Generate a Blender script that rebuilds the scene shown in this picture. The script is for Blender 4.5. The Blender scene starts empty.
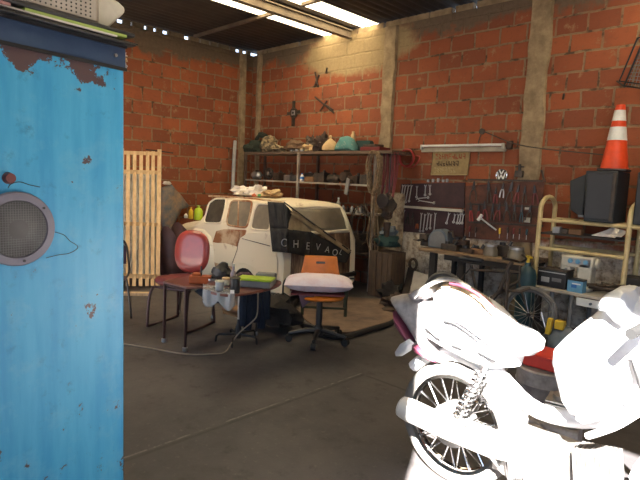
import bpy, math, random
from mathutils import Vector, Matrix, noise
random.seed(11)
S = bpy.context.scene
COL = S.collection
PI = math.pi

# ------------------------------------------------------------------ camera
CAM = Vector((7.544, -5.837, 1.45)); FPX = 525.0
# room axes: x along the back wall, y towards it (back wall is y=0), left wall is x=0
AX = Vector((.7137, .7004, 0)); AF = Vector((-.7004, .7137, 0)); AZ = Vector((0, 0, 1))
TH = .1131; RO = .0424
fwd = AF * math.cos(TH) - AZ * math.sin(TH)
up0 = AF * math.sin(TH) + AZ * math.cos(TH)
rgt = AX * math.cos(RO) + up0 * math.sin(RO)
upv = -AX * math.sin(RO) + up0 * math.cos(RO)
cd = bpy.data.cameras.new('camera'); co = bpy.data.objects.new('camera', cd); COL.objects.link(co)
cd.sensor_width = 36.0; cd.lens = FPX / 640 * 36.0; cd.clip_start = .05; cd.clip_end = 200
m = Matrix((rgt, upv, -fwd)).transposed().to_4x4(); m.translation = CAM
co.matrix_world = m
S.camera = co

# ------------------------------------------------------------------ light
SUN_AZ = Vector((-.45, .89)).normalized(); SUN_EL = math.radians(38)
w = bpy.data.worlds.new('sky'); S.world = w; w.use_nodes = True
nt = w.node_tree; bg = nt.nodes['Background']
bg.inputs[0].default_value = (.62, .76, 1.0, 1); bg.inputs[1].default_value = 7.5
sd = bpy.data.lights.new('sun', 'SUN'); sd.energy = 300; sd.color = (1, .95, .88); sd.angle = .009
so = bpy.data.objects.new('sun', sd); COL.objects.link(so)
dv = Vector((SUN_AZ.x * math.cos(SUN_EL), SUN_AZ.y * math.cos(SUN_EL), -math.sin(SUN_EL)))
so.rotation_euler = dv.to_track_quat('-Z', 'Y').to_euler(); so.location = (12, -14, 9)
pd = bpy.data.lights.new('doorway_sky_portal', 'AREA'); pd.shape = 'RECTANGLE'; pd.size = 4.2; pd.size_y = 3.48
pd.cycles.is_portal = True
po = bpy.data.objects.new('doorway_sky_portal', pd); COL.objects.link(po)
po.location = (9.53, -6.41, 1.74); po.rotation_euler = (PI/2, 0, 0)
S.view_settings.view_transform = 'Standard'; S.view_settings.look = 'None'
S.view_settings.gamma = 1; S.view_settings.use_curve_mapping = False
S.view_settings.exposure = -1.33
S.cycles.max_bounces = 8; S.cycles.diffuse_bounces = 5; S.cycles.caustics_reflective = False
S.cycles.caustics_refractive = False; S.cycles.use_denoising = True; S.cycles.sample_clamp_indirect = 20

# ------------------------------------------------------------------ pixel to place
def ray(px, py): return fwd + rgt * ((px - 320) / FPX) - upv * ((py - 240) / FPX)
def PY(px, py, Y):                      # point of the place on the vertical plane y=Y
    d = ray(px, py); return CAM + d * ((Y - CAM.y) / d.y)
def PX(px, py, X):
    d = ray(px, py); return CAM + d * ((X - CAM.x) / d.x)
def PZ(px, py, Z):
    d = ray(px, py); return CAM + d * ((Z - CAM.z) / d.z)

# ------------------------------------------------------------------ materials
def mat(name, col, rough=.7, metal=0, col2=None, scale=6, fac=.5, bump=0, bscale=None, emit=None, trans=0, alpha=1, sheen=0, stretch=None, contrast=.15, coat=0):
    m = bpy.data.materials.new(name); m.use_nodes = True
    t = m.node_tree; b = t.nodes['Principled BSDF']
    b.inputs['Base Color'].default_value = (*col, 1); b.inputs['Roughness'].default_value = rough
    b.inputs['Metallic'].default_value = metal
    if coat: b.inputs['Coat Weight'].default_value = coat
    if trans: b.inputs['Transmission Weight'].default_value = trans
    if alpha < 1: b.inputs['Alpha'].default_value = alpha
    tc = t.nodes.new('ShaderNodeTexCoord'); mp = t.nodes.new('ShaderNodeMapping')
    t.links.new(tc.outputs['Object'], mp.inputs[0])
    if stretch: mp.inputs['Scale'].default_value = stretch
    n = t.nodes.new('ShaderNodeTexNoise'); n.inputs['Scale'].default_value = scale; n.inputs['Detail'].default_value = 6
    n.inputs['Roughness'].default_value = .65
    t.links.new(mp.outputs[0], n.inputs['Vector'])
    if col2 is None: col2 = tuple(c * .72 for c in col)
    r = t.nodes.new('ShaderNodeValToRGB'); t.links.new(n.outputs[0], r.inputs[0])
    r.color_ramp.elements[0].position = max(0, fac - contrast); r.color_ramp.elements[1].position = min(1, fac + contrast)
    r.color_ramp.elements[0].color = (*col, 1); r.color_ramp.elements[1].color = (*col2, 1)
    t.links.new(r.outputs[0], b.inputs['Base Color'])
    if bump:
        n2 = t.nodes.new('ShaderNodeTexNoise'); n2.inputs['Scale'].default_value = bscale or scale * 4
        n2.inputs['Detail'].default_value = 5
        t.links.new(mp.outputs[0], n2.inputs['Vector'])
        bp = t.nodes.new('ShaderNodeBump'); bp.inputs['Strength'].default_value = bump; bp.inputs['Distance'].default_value = .02
        t.links.new(n2.outputs[0], bp.inputs['Height']); t.links.new(bp.outputs[0], b.inputs['Normal'])
    return m

def mx(t, a, b, fac):
    n = t.nodes.new('ShaderNodeMix'); n.data_type = 'RGBA'
    for s, v in ((n.inputs[6], a), (n.inputs[7], b), (n.inputs[0], fac)):
        if hasattr(v, 'node'): t.links.new(v, s)
        elif isinstance(v, (int, float)): s.default_value = v
        else: s.default_value = (*v, 1)
    return n.outputs[2]
def ramp(t, v, lo, hi):
    n = t.nodes.new('ShaderNodeMapRange'); n.inputs[1].default_value = lo; n.inputs[2].default_value = hi
    t.links.new(v, n.inputs[0]); return n.outputs[0]
def mul(t, a, b, op='MULTIPLY'):
    n = t.nodes.new('ShaderNodeMath'); n.operation = op
    for i, v in enumerate((a, b)):
        if hasattr(v, 'node'): t.links.new(v, n.inputs[i])
        else: n.inputs[i].default_value = v
    return n.outputs[0]
def noise_(t, vec, scale, detail=6, rough=.6):
    n = t.nodes.new('ShaderNodeTexNoise'); n.inputs['Scale'].default_value = scale; n.inputs['Detail'].default_value = detail
    n.inputs['Roughness'].default_value = rough
    t.links.new(vec, n.inputs['Vector']); return n.outputs[0]

def brick_mat(name, axis, z0, white_below=0, cement=None):
    m = bpy.data.materials.new(name); m.use_nodes = True; t = m.node_tree; b = t.nodes['Principled BSDF']
    tc = t.nodes.new('ShaderNodeTexCoord'); sp = t.nodes.new('ShaderNodeSeparateXYZ'); t.links.new(tc.outputs['Object'], sp.inputs[0])
    cb = t.nodes.new('ShaderNodeCombineXYZ')
    wob = noise_(t, tc.outputs['Object'], 1.6, 3); wob2 = noise_(t, tc.outputs['Object'], 9, 3)
    zz = mul(t, sp.outputs[2], -z0, 'ADD')
    zz = mul(t, zz, mul(t, mul(t, wob, -.5, 'ADD'), .05), 'ADD')
    zz = mul(t, zz, mul(t, mul(t, wob2, -.5, 'ADD'), .022), 'ADD')
    xx = mul(t, sp.outputs[axis], mul(t, mul(t, wob2, -.5, 'ADD'), .03), 'ADD')
    t.links.new(xx, cb.inputs[0]); t.links.new(zz, cb.inputs[1])
    br = t.nodes.new('ShaderNodeTexBrick'); t.links.new(cb.outputs[0], br.inputs['Vector'])
    br.inputs['Scale'].default_value = 1; br.inputs['Brick Width'].default_value = .315; br.inputs['Row Height'].default_value = .195
    br.inputs['Mortar Size'].default_value = .014; br.inputs['Mortar Smooth'].default_value = .35; br.inputs['Bias'].default_value = 0
    br.inputs['Color1'].default_value = (.31, .088, .033, 1); br.inputs['Color2'].default_value = (.19, .054, .025, 1)
    br.inputs['Mortar'].default_value = (.235, .155, .088, 1)
    n1 = noise_(t, tc.outputs['Object'], 3.2); n2 = noise_(t, tc.outputs['Object'], 22)
    c = mx(t, br.outputs['Color'], (.20, .055, .025), mul(t, ramp(t, n1, .48, .68), .55))
    c = mx(t, c, (.10, .045, .025), mul(t, ramp(t, n2, .56, .72), .45))
    # mortar smears over the bricks
    n3 = noise_(t, tc.outputs['Object'], 5.5, 8, .75)
    c = mx(t, c, (.30, .19, .10), mul(t, ramp(t, n3, .57, .66), .75))
    # sooty open joints
    n4 = noise_(t, tc.outputs['Object'], 7)
    c = mx(t, c, (.05, .025, .015), mul(t, mul(t, br.outputs['Fac'], ramp(t, n4, .52, .62)), .8))
    if white_below:
        n5 = noise_(t, tc.outputs['Object'], 2.2, 8, .7)
        g = ramp(t, sp.outputs[2], white_below + .25, white_below - .35)
        xg = ramp(t, sp.outputs[axis], 2.7, 3.2)
        k = ramp(t, mul(t, mul(t, g, 1.0), mul(t, n5, .9, 'ADD')), .95, 1.15)
        c = mx(t, c, mx(t, (.78, .70, .58), (.32, .23, .15), ramp(t, noise_(t, tc.outputs['Object'], 11, 8, .7), .45, .62)), mul(t, k, xg))
    if cement:
        (cx, cz, rx, rz) = cement
        dx = mul(t, mul(t, sp.outputs[axis], -cx, 'ADD'), 1 / rx); dz = mul(t, mul(t, sp.outputs[2], -cz, 'ADD'), 1 / rz)
        d = mul(t, mul(t, dx, dx), mul(t, dz, dz), 'ADD')
        d = mul(t, d, mul(t, mul(t, noise_(t, tc.outputs['Object'], 3.5, 8, .7), -.5, 'ADD'), 1.6), 'ADD')
        c = mx(t, c, mx(t, (.36, .27, .14), (.20, .14, .075), n2), ramp(t, d, 1.15, .75))
    # rough grey-brown render on the top courses, uneven below; also paints in upper-wall shade
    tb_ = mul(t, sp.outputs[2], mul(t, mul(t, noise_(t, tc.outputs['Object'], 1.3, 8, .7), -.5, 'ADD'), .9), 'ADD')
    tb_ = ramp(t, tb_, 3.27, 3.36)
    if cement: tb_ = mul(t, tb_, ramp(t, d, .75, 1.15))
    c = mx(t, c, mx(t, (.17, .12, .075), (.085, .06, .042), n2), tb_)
    t.links.new(c, b.inputs['Base Color']); b.inputs['Roughness'].default_value = .92
    h = mul(t, mul(t, br.outputs['Fac'], -1.0), mul(t, n2, .5), 'ADD')
    bp = t.nodes.new('ShaderNodeBump'); bp.inputs['Strength'].default_value = .8; bp.inputs['Distance'].default_value = .015
    t.links.new(h, bp.inputs['Height']); t.links.new(bp.outputs[0], b.inputs['Normal'])
    return m

def floor_mat():
    m = bpy.data.materials.new('worn_concrete'); m.use_nodes = True; t = m.node_tree; b = t.nodes['Principled BSDF']
    tc = t.nodes.new('ShaderNodeTexCoord'); o = tc.outputs['Object']
    n1 = noise_(t, o, .9, 8, .62); n2 = noise_(t, o, 6, 8, .7); n3 = noise_(t, o, 30, 4)
    c = mx(t, (.038, .035, .038), (.072, .064, .064), ramp(t, n1, .40, .62))
    c = mx(t, c, (.020, .018, .018), mul(t, ramp(t, n2, .56, .70), .8))
    c = mx(t, c, (.18, .155, .13), mul(t, ramp(t, n3, .60, .75), .35))
    # saw-cut joints
    sp = t.nodes.new('ShaderNodeSeparateXYZ'); t.links.new(o, sp.inputs[0])
    wv = mul(t, mul(t, n2, -.5, 'ADD'), .03)
    def line(v, at, wd): return ramp(t, absd(t, mul(t, mul(t, v, -at, 'ADD'), wv, 'ADD')), wd, wd * .3)
    my = ramp(t, sp.outputs[1], -2.81, -2.84); mx_ = ramp(t, sp.outputs[0], 5.13, 5.16)
    c = mx(t, c, (.010, .010, .010), mul(t, mul(t, line(sp.outputs[0], 5.12, .018), my), .7))
    c = mx(t, c, (.22, .20, .19), mul(t, mul(t, mul(t, line(sp.outputs[0], 5.09, .010), my), ramp(t, n2, .46, .56)), .6))
    c = mx(t, c, (.010, .010, .010), mul(t, mul(t, line(sp.outputs[1], -2.83, .018), mx_), .7))
    c = mx(t, c, (.012, .011, .011), mul(t, line(sp.outputs[0], 2.86, .014), .6))
    t.links.new(c, b.inputs['Base Color'])
    r = mx(t, (.42, .42, .42), (.75, .75, .75), n2); t.links.new(r, b.inputs['Roughness'])
    bp = t.nodes.new('ShaderNodeBump'); bp.inputs['Strength'].default_value = .35; bp.inputs['Distance'].default_value = .01
    t.links.new(n2, bp.inputs['Height']); t.links.new(bp.outputs[0], b.inputs['Normal'])
    return m
def absd(t, v):
    n = t.nodes.new('ShaderNodeMath'); n.operation = 'ABSOLUTE'; t.links.new(v, n.inputs[0]); return n.outputs[0]

M = {}
def D(name, *a, **k): M[name] = mat(name, *a, **k)
D('cream_paint', (.90, .80, .62), .45, col2=(.36, .20, .10), scale=3.2, fac=.66, contrast=.07, coat=.2)
D('rusty_panel', (.62, .46, .30), .6, col2=(.33, .13, .05), scale=5, fac=.5, contrast=.08)
D('rust_brown', (.10, .055, .035), .85, col2=(.34, .22, .13), scale=5, fac=.55, contrast=.1, stretch=(1, 3, .5), bump=.4)
D('dusty_glass', (.16, .14, .11), .35, col2=(.26, .22, .16), scale=4)
D('dark_glass', (.035, .033, .03), .12, col2=(.07, .06, .05))
D('rubber', (.012, .012, .013), .75)
D('tyre', (.10, .095, .09), .8, col2=(.16, .15, .14))
D('black_plastic', (.018, .018, .02), .45)
D('black_metal', (.022, .020, .020), .42, .4)
D('dark_steel', (.06, .055, .055), .4, .8)
D('steel', (.42, .41, .40), .35, .9)
D('tool_steel', (.60, .59, .58), .4, .5)
D('chrome', (.75, .75, .76), .12, 1)
D('dull_alu', (.46, .45, .44), .45, .8, col2=(.25, .24, .23))
D('red_vinyl', (.42, .060, .045), .32, col2=(.33, .055, .045), scale=8, coat=.4)
D('maroon_vinyl', (.17, .025, .028), .5)
D('purple_vinyl', (.07, .03, .06), .55)
D('chair_tube', (.085, .045, .045), .4, .5)
D('table_brown', (.17, .055, .04), .35)
D('orange_plastic', (.72, .20, .012), .4)
D('orange_box', (.42, .085, .012), .5)
D('pillow_cloth', (.78, .70, .78), .9, col2=(.68, .48, .54), scale=9, fac=.62, bump=.5, bscale=18)
D('wood_pale', (.66, .47, .27), .7, col2=(.46, .29, .15), stretch=(6, 6, 1), scale=3, fac=.52)
D('plastic_film', (.34, .34, .34), .35, col2=(.74, .73, .70), scale=9, fac=.5, stretch=(2, 2, .5), bump=1, bscale=14)
D('clear_film', (.55, .57, .58), .25, alpha=.55, bump=.8, bscale=14)
D('tarp', (.34, .22, .13), .8, col2=(.09, .12, .14), scale=7, fac=.5, bump=.5)
D('yellow_plastic', (.75, .50, .03), .4)
D('lime', (.42, .60, .03), .35)
D('white_plastic', (.80, .80, .78), .4, col2=(.7, .7, .67))
D('old_white', (.60, .57, .48), .5, col2=(.45, .42, .34))
D('bag_white', (.86, .82, .78), .6, col2=(.70, .62, .55), scale=10, bump=.6, bscale=15)
D('bag_red', (.75, .16, .05), .5)
D('bag_green', (.05, .30, .10), .5)
D('blanket', (.40, .30, .20), .9, col2=(.28, .2, .12), scale=14)
D('flag_black', (.018, .017, .016), .85, col2=(.035, .032, .03), scale=14)
D('flag_letter', (.92, .90, .84), .8)
D('flag_lining', (.42, .33, .20), .8, col2=(.25, .18, .10), scale=8)
D('shelf_steel', (.15, .12, .10), .55, .5, col2=(.09, .05, .035))
D('shelf_board', (.16, .105, .07), .8, col2=(.07, .05, .035), stretch=(1, 8, 8))
D('shelf_light', (.38, .34, .30), .7, col2=(.22, .17, .13))
D('cloth_green', (.030, .038, .026), .95, bump=.6); D('cloth_dark', (.022, .018, .016), .95, bump=.6)
D('camo', (.36, .27, .15), .95, col2=(.09, .07, .045), scale=14, fac=.5, contrast=.06, bump=.6)
D('sack_brown', (.17, .10, .055), .95, bump=.6)
D('cloth_cream', (.60, .43, .23), .9, col2=(.42, .28, .14), bump=.6, bscale=20)
D('teal_print', (.09, .24, .23), .85, col2=(.30, .36, .30), scale=22, fac=.60, contrast=.04)
D('teal_dark', (.02, .055, .05), .85)
D('red_dark', (.20, .022, .02), .5); D('red_cable', (.38, .03, .025), .5)
D('red_bright', (.75, .06, .04), .4)
D('iron', (.045, .040, .037), .6, .5, col2=(.10, .07, .05), scale=12)
D('iron_brown', (.08, .045, .03), .7, .3, col2=(.03, .022, .018), scale=12)
D('rope', (.36, .25, .14), .8, col2=(.14, .09, .05), scale=30)
D('maroon_board', (.055, .022, .026), .7, col2=(.03, .013, .016))
D('peg_board', (.16, .060, .038), .85, col2=(.06, .028, .022), scale=7)
D('sign_board', (.34, .25, .11), .85, col2=(.24, .17, .08), scale=9)
D('ink_dark', (.06, .03, .015), .8); D('ink_red', (.36, .07, .03), .8); D('ink_pale', (.46, .36, .19), .8)
D('tube_glass', (.85, .84, .80), .3)
D('fixture', (.42, .37, .28), .6)
D('concrete_col', (.36, .27, .16), .9, col2=(.20, .14, .08), scale=6, bump=.8, bscale=14)
D('plaster_col', (.44, .36, .25), .9, col2=(.16, .10, .065), scale=8, fac=.52, contrast=.08, bump=.8, bscale=14)
D('cone_orange', (.80, .075, .018), .45); D('cone_white', (.80, .80, .78), .4)
D('speaker_box', (.020, .024, .028), .6)
D('rack_yellow', (.68, .55, .28), .5, col2=(.46, .35, .17))
D('bench_top', (.34, .22, .12), .8, col2=(.14, .09, .06), stretch=(1, 6, 6))
D('bench_dark', (.035, .03, .028), .8)
D('grey_blue', (.12, .15, .18), .5); D('grey_mid', (.20, .20, .20), .55); D('grey_light', (.42, .43, .45), .55)
D('blue_label', (.16, .40, .62), .5); D('blue_bright', (.03, .16, .50), .4); D('blue_dark', (.015, .03, .06), .6)
D('denim', (.010, .018, .036), .9, bump=.4)
D('bucket_teal', (.012, .05, .065), .5)
D('battery_label', (.45, .46, .46), .5)
D('saw_steel', (.07, .055, .05), .5, .6)
D('board_white', (.52, .47, .40), .8, col2=(.38, .33, .27))
D('crate_wood', (.12, .075, .045), .85, col2=(.06, .04, .03), stretch=(8, 8, 1))
D('mat_brown', (.21, .14, .10), .9, col2=(.10, .07, .055), scale=4, bump=.3)
D('pink_grey', (.38, .31, .33), .35, coat=.5); D('moto_purple', (.20, .05, .085), .3, coat=.5)
D('moto_white', (.80, .80, .82), .35, coat=.4)
D('moto_grey', (.16, .145, .15), .4, col2=(.30, .28, .28), scale=14)
D('dusty_alu', (.66, .64, .60), .55, .3)
D('moto_beige', (.50, .40, .30), .4, coat=.4)
D('cover_film', (.80, .82, .85), .3, col2=(.66, .70, .75), scale=6, bump=.8, bscale=9)
D('copper_card', (.25, .13, .06), .8)
D('navy_rail', (.035, .065, .13), .35, .2, col2=(.055, .09, .16), coat=.3)
D('paper', (.80, .74, .68), .8); D('paper_pink', (.42, .22, .20), .8); D('book_green', (.36, .48, .10), .6)
D('grille_beige', (.50, .45, .38), .6); D('beige_shell', (.44, .38, .30), .5)
D('speaker_ring', (.20, .19, .235), .5, col2=(.15, .14, .18))
D('speaker_mesh', (.13, .13, .13), .6, .3, col2=(.07, .065, .06), scale=3)
D('brown_knob', (.16, .045, .04), .5)
D('wire', (.012, .014, .02), .5)
D('cord_beige', (.30, .24, .18), .6)
D('roof_sheet', (.060, .045, .032), .85, col2=(.035, .026, .02), scale=2)
D('roof_beam', (.15, .115, .075), .7, col2=(.09, .065, .045))
D('wall_plain', (.13, .11, .09), .9)
D('ground_out', (.22, .19, .16), .95)
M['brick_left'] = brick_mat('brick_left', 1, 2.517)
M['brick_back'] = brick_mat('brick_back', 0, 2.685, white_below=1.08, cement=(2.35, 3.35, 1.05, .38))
M['floor'] = floor_mat()

def film_mat():
    m = bpy.data.materials.new('skylight_fibreglass'); m.use_nodes = True; t = m.node_tree
    t.nodes.remove(t.nodes['Principled BSDF']); out = t.nodes['Material Output']
    tr = t.nodes.new('ShaderNodeBsdfTranslucent'); df = t.nodes.new('ShaderNodeBsdfDiffuse'); a = t.nodes.new('ShaderNodeMixShader')
    tc = t.nodes.new('ShaderNodeTexCoord'); n = noise_(t, tc.outputs['Object'], 14, 8, .7)
    c = mx(t, (.55, .46, .30), (.30, .21, .09), ramp(t, n, .55, .66))
    t.links.new(c, tr.inputs[0]); df.inputs[0].default_value = (.5, .45, .3, 1); a.inputs[0].default_value = .12
    t.links.new(tr.outputs[0], a.inputs[1]); t.links.new(df.outputs[0], a.inputs[2]); t.links.new(a.outputs[0], out.inputs[0])
    return m
M['skylight'] = film_mat()

def blue_mat():
    m = bpy.data.materials.new('blue_enamel'); m.use_nodes = True; t = m.node_tree; b = t.nodes['Principled BSDF']
    tc = t.nodes.new('ShaderNodeTexCoord'); o = tc.outputs['Object']
    mp = t.nodes.new('ShaderNodeMapping'); mp.inputs['Scale'].default_value = (6, 6, .7); t.links.new(o, mp.inputs[0])
    st = noise_(t, mp.outputs[0], 2.2, 6); n = noise_(t, o, 7, 8, .7); n2 = noise_(t, o, 16, 6, .7)
    c = mx(t, (.045, .31, .57), (.080, .40, .64), ramp(t, st, .38, .62))
    c = mx(t, c, (.20, .48, .62), mul(t, ramp(t, n, .52, .68), .35))
    c = mx(t, c, (.035, .20, .36), mul(t, ramp(t, n2, .58, .70), .5))
    sp = t.nodes.new('ShaderNodeSeparateXYZ'); t.links.new(o, sp.inputs[0])
    # flaked paint: below the rail at the near end, a few chips lower down
    e = ramp(t, sp.outputs[2], 1.70, 1.85); 
    k = ramp(t, mul(t, mul(t, e, .21), n, 'ADD'), .665, .675)
    k2 = ramp(t, mul(t, n2, mul(t, ramp(t, sp.outputs[2], .8, .2), .09), 'ADD'), .705, .715)
    c = mx(t, c, mx(t, (.07, .055, .075), (.13, .07, .05), n2), mul(t, k, k2, 'MAXIMUM'))
    t.links.new(c, b.inputs['Base Color']); b.inputs['Roughness'].default_value = .38
    bp = t.nodes.new('ShaderNodeBump'); bp.inputs['Strength'].default_value = .15; bp.inputs['Distance'].default_value = .02
    t.links.new(noise_(t, o, 3, 3), bp.inputs['Height']); t.links.new(bp.outputs[0], b.inputs['Normal'])
    return m
M['blue_enamel'] = blue_mat()

# ------------------------------------------------------------------ mesh building
class B:
    def __init__(s): s.v = []; s.f = []
    def add(s, vs, fs):
        o = len(s.v); s.v += [tuple(v) for v in vs]; s.f += [tuple(i + o for i in f) for f in fs]; return s
    def box(s, c, d, rz=0, rx=0, ry=0):
        R = Matrix.Rotation(rz, 3, 'Z') @ Matrix.Rotation(ry, 3, 'Y') @ Matrix.Rotation(rx, 3, 'X')
        vs = [Vector(c) + R @ Vector((x * d[0] / 2, y * d[1] / 2, z * d[2] / 2)) for z in (-1, 1) for y in (-1, 1) for x in (-1, 1)]
        return s.add(vs, [(0, 2, 3, 1), (4, 5, 7, 6), (0, 1, 5, 4), (2, 6, 7, 3), (0, 4, 6, 2), (1, 3, 7, 5)])
    def bar(s, a, b, w, h):             # rectangular bar between two points
        a, b = Vector(a), Vector(b); d = (b - a).normalized()
        u = d.cross(AZ); u = u.normalized() if u.length > .01 else Vector((1, 0, 0)); v = u.cross(d)
        vs = [p + u * x * w / 2 + v * y * h / 2 for p in (a, b) for x, y in ((-1, -1), (1, -1), (1, 1), (-1, 1))]
        return s.add(vs, [(0, 1, 2, 3), (7, 6, 5, 4), (0, 4, 5, 1), (1, 5, 6, 2), (2, 6, 7, 3), (3, 7, 4, 0)])
    def tube(s, pts, r, n=8, closed=False):
        pts = [Vector(p) for p in pts]; N = len(pts); rs = r if isinstance(r, (list, tuple)) else [r] * N
        prev = None; vs = []
        for i, p in enumerate(pts):
            a = pts[(i - 1) % N] if (closed or i > 0) else p; b = pts[(i + 1) % N] if (closed or i < N - 1) else p
            d = (b - a).normalized()
            if prev is None:
                q = d.cross(AZ); q = q.normalized() if q.length > .05 else d.cross(Vector((1, 0, 0))).normalized()
            else:
                q = prev - d * prev.dot(d); q = q.normalized() if q.length > 1e-5 else d.orthogonal().normalized()
            prev = q; w_ = d.cross(q)
            vs += [p + (q * math.cos(2 * PI * k / n) + w_ * math.sin(2 * PI * k / n)) * rs[i] for k in range(n)]
        fs = []
        for i in range(N if closed else N - 1):
            j = (i + 1) % N
            fs += [(i * n + k, i * n + (k + 1) % n, j * n + (k + 1) % n, j * n + k) for k in range(n)]
        if not closed: fs += [tuple(range(n))[::-1], tuple((N - 1) * n + k for k in range(n))]
        return s.add(vs, fs)
    def cyl(s, a, b, r, n=14, r2=None): return s.tube([a, b], [r, r if r2 is None else r2], n)
    def lathe(s, prof, c=(0, 0, 0), n=18, axis='Z', wob=0, sy=1):
        vs = []; c = Vector(c)
        for (r, h) in prof:
            for k in range(n):
                a = 2 * PI * k / n; rr = r * (1 + wob * noise.noise(Vector((math.cos(a) * 2, math.sin(a) * 2, h * 9)) + c * 5))
                x, y = rr * math.cos(a), rr * math.sin(a) * sy
                vs.append(c + (Vector((x, y, h)) if axis == 'Z' else Vector((x, h, y)) if axis == 'Y' else Vector((h, x, y))))
        fs = [(i * n + k, i * n + (k + 1) % n, (i + 1) * n + (k + 1) % n, (i + 1) * n + k) for i in range(len(prof) - 1) for k in range(n)]
        fs += [tuple(range(n))[::-1], tuple((len(prof) - 1) * n + k for k in range(n))]
        return s.add(vs, fs)
    def ring(s, c, R, r, axis='Y', n=28, m=8, ry=None):
        c = Vector(c); pts = []
        for k in range(n):
            a = 2 * PI * k / n; x, y = R * math.cos(a), (ry or R) * math.sin(a)
            pts.append(c + (Vector((x, 0, y)) if axis == 'Y' else Vector((0, x, y)) if axis == 'X' else Vector((x, y, 0))))
        return s.tube(pts, r, m, True)
    def blob(s, c, d, seed=0, amp=.25, f=1.6, n=14, m=10, flat=True):
        c = Vector(c); vs = []
        for i in range(m + 1):
            ph = PI * i / m
            for k in range(n):
                a = 2 * PI * k / n; u = Vector((math.sin(ph) * math.cos(a), math.sin(ph) * math.sin(a), math.cos(ph)))
                g = 1 + amp * 1.6 * noise.noise(u * f + Vector((seed * 3.1, seed, 0))) + amp * .7 * noise.noise(u * f * 3 + Vector((seed, 0, seed * 2)))
                z = u.z
                if flat and z < -.55: z = -.55
                vs.append(c + Vector((u.x * d[0] / 2 * g, u.y * d[1] / 2 * g, z * d[2] / 2 * (g if z > -.5 else 1))))
        fs = [(i * n + k, (i + 1) * n + k, (i + 1) * n + (k + 1) % n, i * n + (k + 1) % n) for i in range(m) for k in range(n)]
        return s.add(vs, fs)
    def prism(s, pts, ext):             # polygon points (3D) extruded by vector
        pts = [Vector(p) for p in pts]; e = Vector(ext); n = len(pts)
        return s.add(pts + [p + e for p in pts], [tuple(range(n))[::-1], tuple(range(n, 2 * n))] + [(i, (i + 1) % n, (i + 1) % n + n, i + n) for i in range(n)])
    def puff(s, pts, thick, nrm=(0, 1, 0), steps=4):   # closed outline swollen to a rounded body of the given thickness
        pts = [Vector(p) for p in pts]; n = len(pts); c = sum(pts, Vector()) / n; nv = Vector(nrm); vs = []
        lv = []
        for i in range(-steps, steps + 1):
            a = i / steps * PI / 2 * .97; lv.append((math.cos(a) ** .45, math.sin(a) * thick / 2))
        for (k, h) in lv: vs += [c + (p - c) * k + nv * h for p in pts]
        fs = [(j * n + i, j * n + (i + 1) % n, (j + 1) * n + (i + 1) % n, (j + 1) * n + i) for j in range(len(lv) - 1) for i in range(n)]
        fs += [tuple(range(n))[::-1], tuple((len(lv) - 1) * n + i for i in range(n))]
        return s.add(vs, fs)
    def grid(s, fn, nu, nv, thick=None):
        vs = [fn(i / nu, j / nv) for j in range(nv + 1) for i in range(nu + 1)]
        fs = [(j * (nu + 1) + i, j * (nu + 1) + i + 1, (j + 1) * (nu + 1) + i + 1, (j + 1) * (nu + 1) + i) for j in range(nv) for i in range(nu)]
        return s.add(vs, fs)

def obj(name, b, mt, parent=None, smooth=True, bevel=0, solid=0, sub=0, local=True):
    me = bpy.data.meshes.new(name); vs = b.v
    if parent is not None and local:
        o0 = wpos(parent); vs = [(v[0] - o0.x, v[1] - o0.y, v[2] - o0.z) for v in vs]
    me.from_pydata(vs, [], b.f)
    import bmesh
    bm = bmesh.new(); bm.from_mesh(me); bmesh.ops.recalc_face_normals(bm, faces=bm.faces); bm.to_mesh(me); bm.free()
    me.materials.append(M[mt] if isinstance(mt, str) else mt)
    if smooth:
        for p in me.polygons: p.use_smooth = True
    try:
        me.set_sharp_from_angle(angle=math.radians(38))
    except Exception: pass
    o = bpy.data.objects.new(name, me); COL.objects.link(o); o.parent = parent
    if solid:
        q = o.modifiers.new('s', 'SOLIDIFY'); q.thickness = solid; q.offset = 0
    if bevel:
        q = o.modifiers.new('b', 'BEVEL'); q.width = bevel; q.segments = 2; q.limit_method = 'ANGLE'; q.angle_limit = math.radians(40)
    if sub:
        q = o.modifiers.new('u', 'SUBSURF'); q.levels = sub; q.render_levels = sub
    return o
def wpos(o):
    p = Vector((0, 0, 0))
    while o is not None: p += o.location; o = o.parent
    return p
def tag(o, label=None, cat=None, group=None, kind=None):
    if label: o['label'] = label
    if cat: o['category'] = cat
    if group: o['group'] = group
    if kind: o['kind'] = kind
    return o
def thing(name, label, cat, loc, group=None):
    o = bpy.data.objects.new(name, None); COL.objects.link(o); o.location = loc; o.empty_display_size = .1
    return tag(o, label, cat, group)
def solo(name, b, mt, label, cat, group=None, **k):
    # one-mesh thing: the origin goes to the middle of its base
    lo = [min(v[i] for v in b.v) for i in range(3)]; hi = [max(v[i] for v in b.v) for i in range(3)]
    c = Vector(((lo[0] + hi[0]) / 2, (lo[1] + hi[1]) / 2, lo[2]))
    b.v = [(v[0] - c.x, v[1] - c.y, v[2] - c.z) for v in b.v]
    o = obj(name, b, mt, None, **k); o.location = c
    return tag(o, label, cat, group)
def struct(name, b, mt, **k): return tag(obj(name, b, mt, None, **k), kind='structure')
def copy_tree(o, parent=None):
    c = o.copy(); COL.objects.link(c); c.parent = parent
    for ch in [q for q in bpy.data.objects if q.parent == o]: copy_tree(ch, c)
    return c
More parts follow.
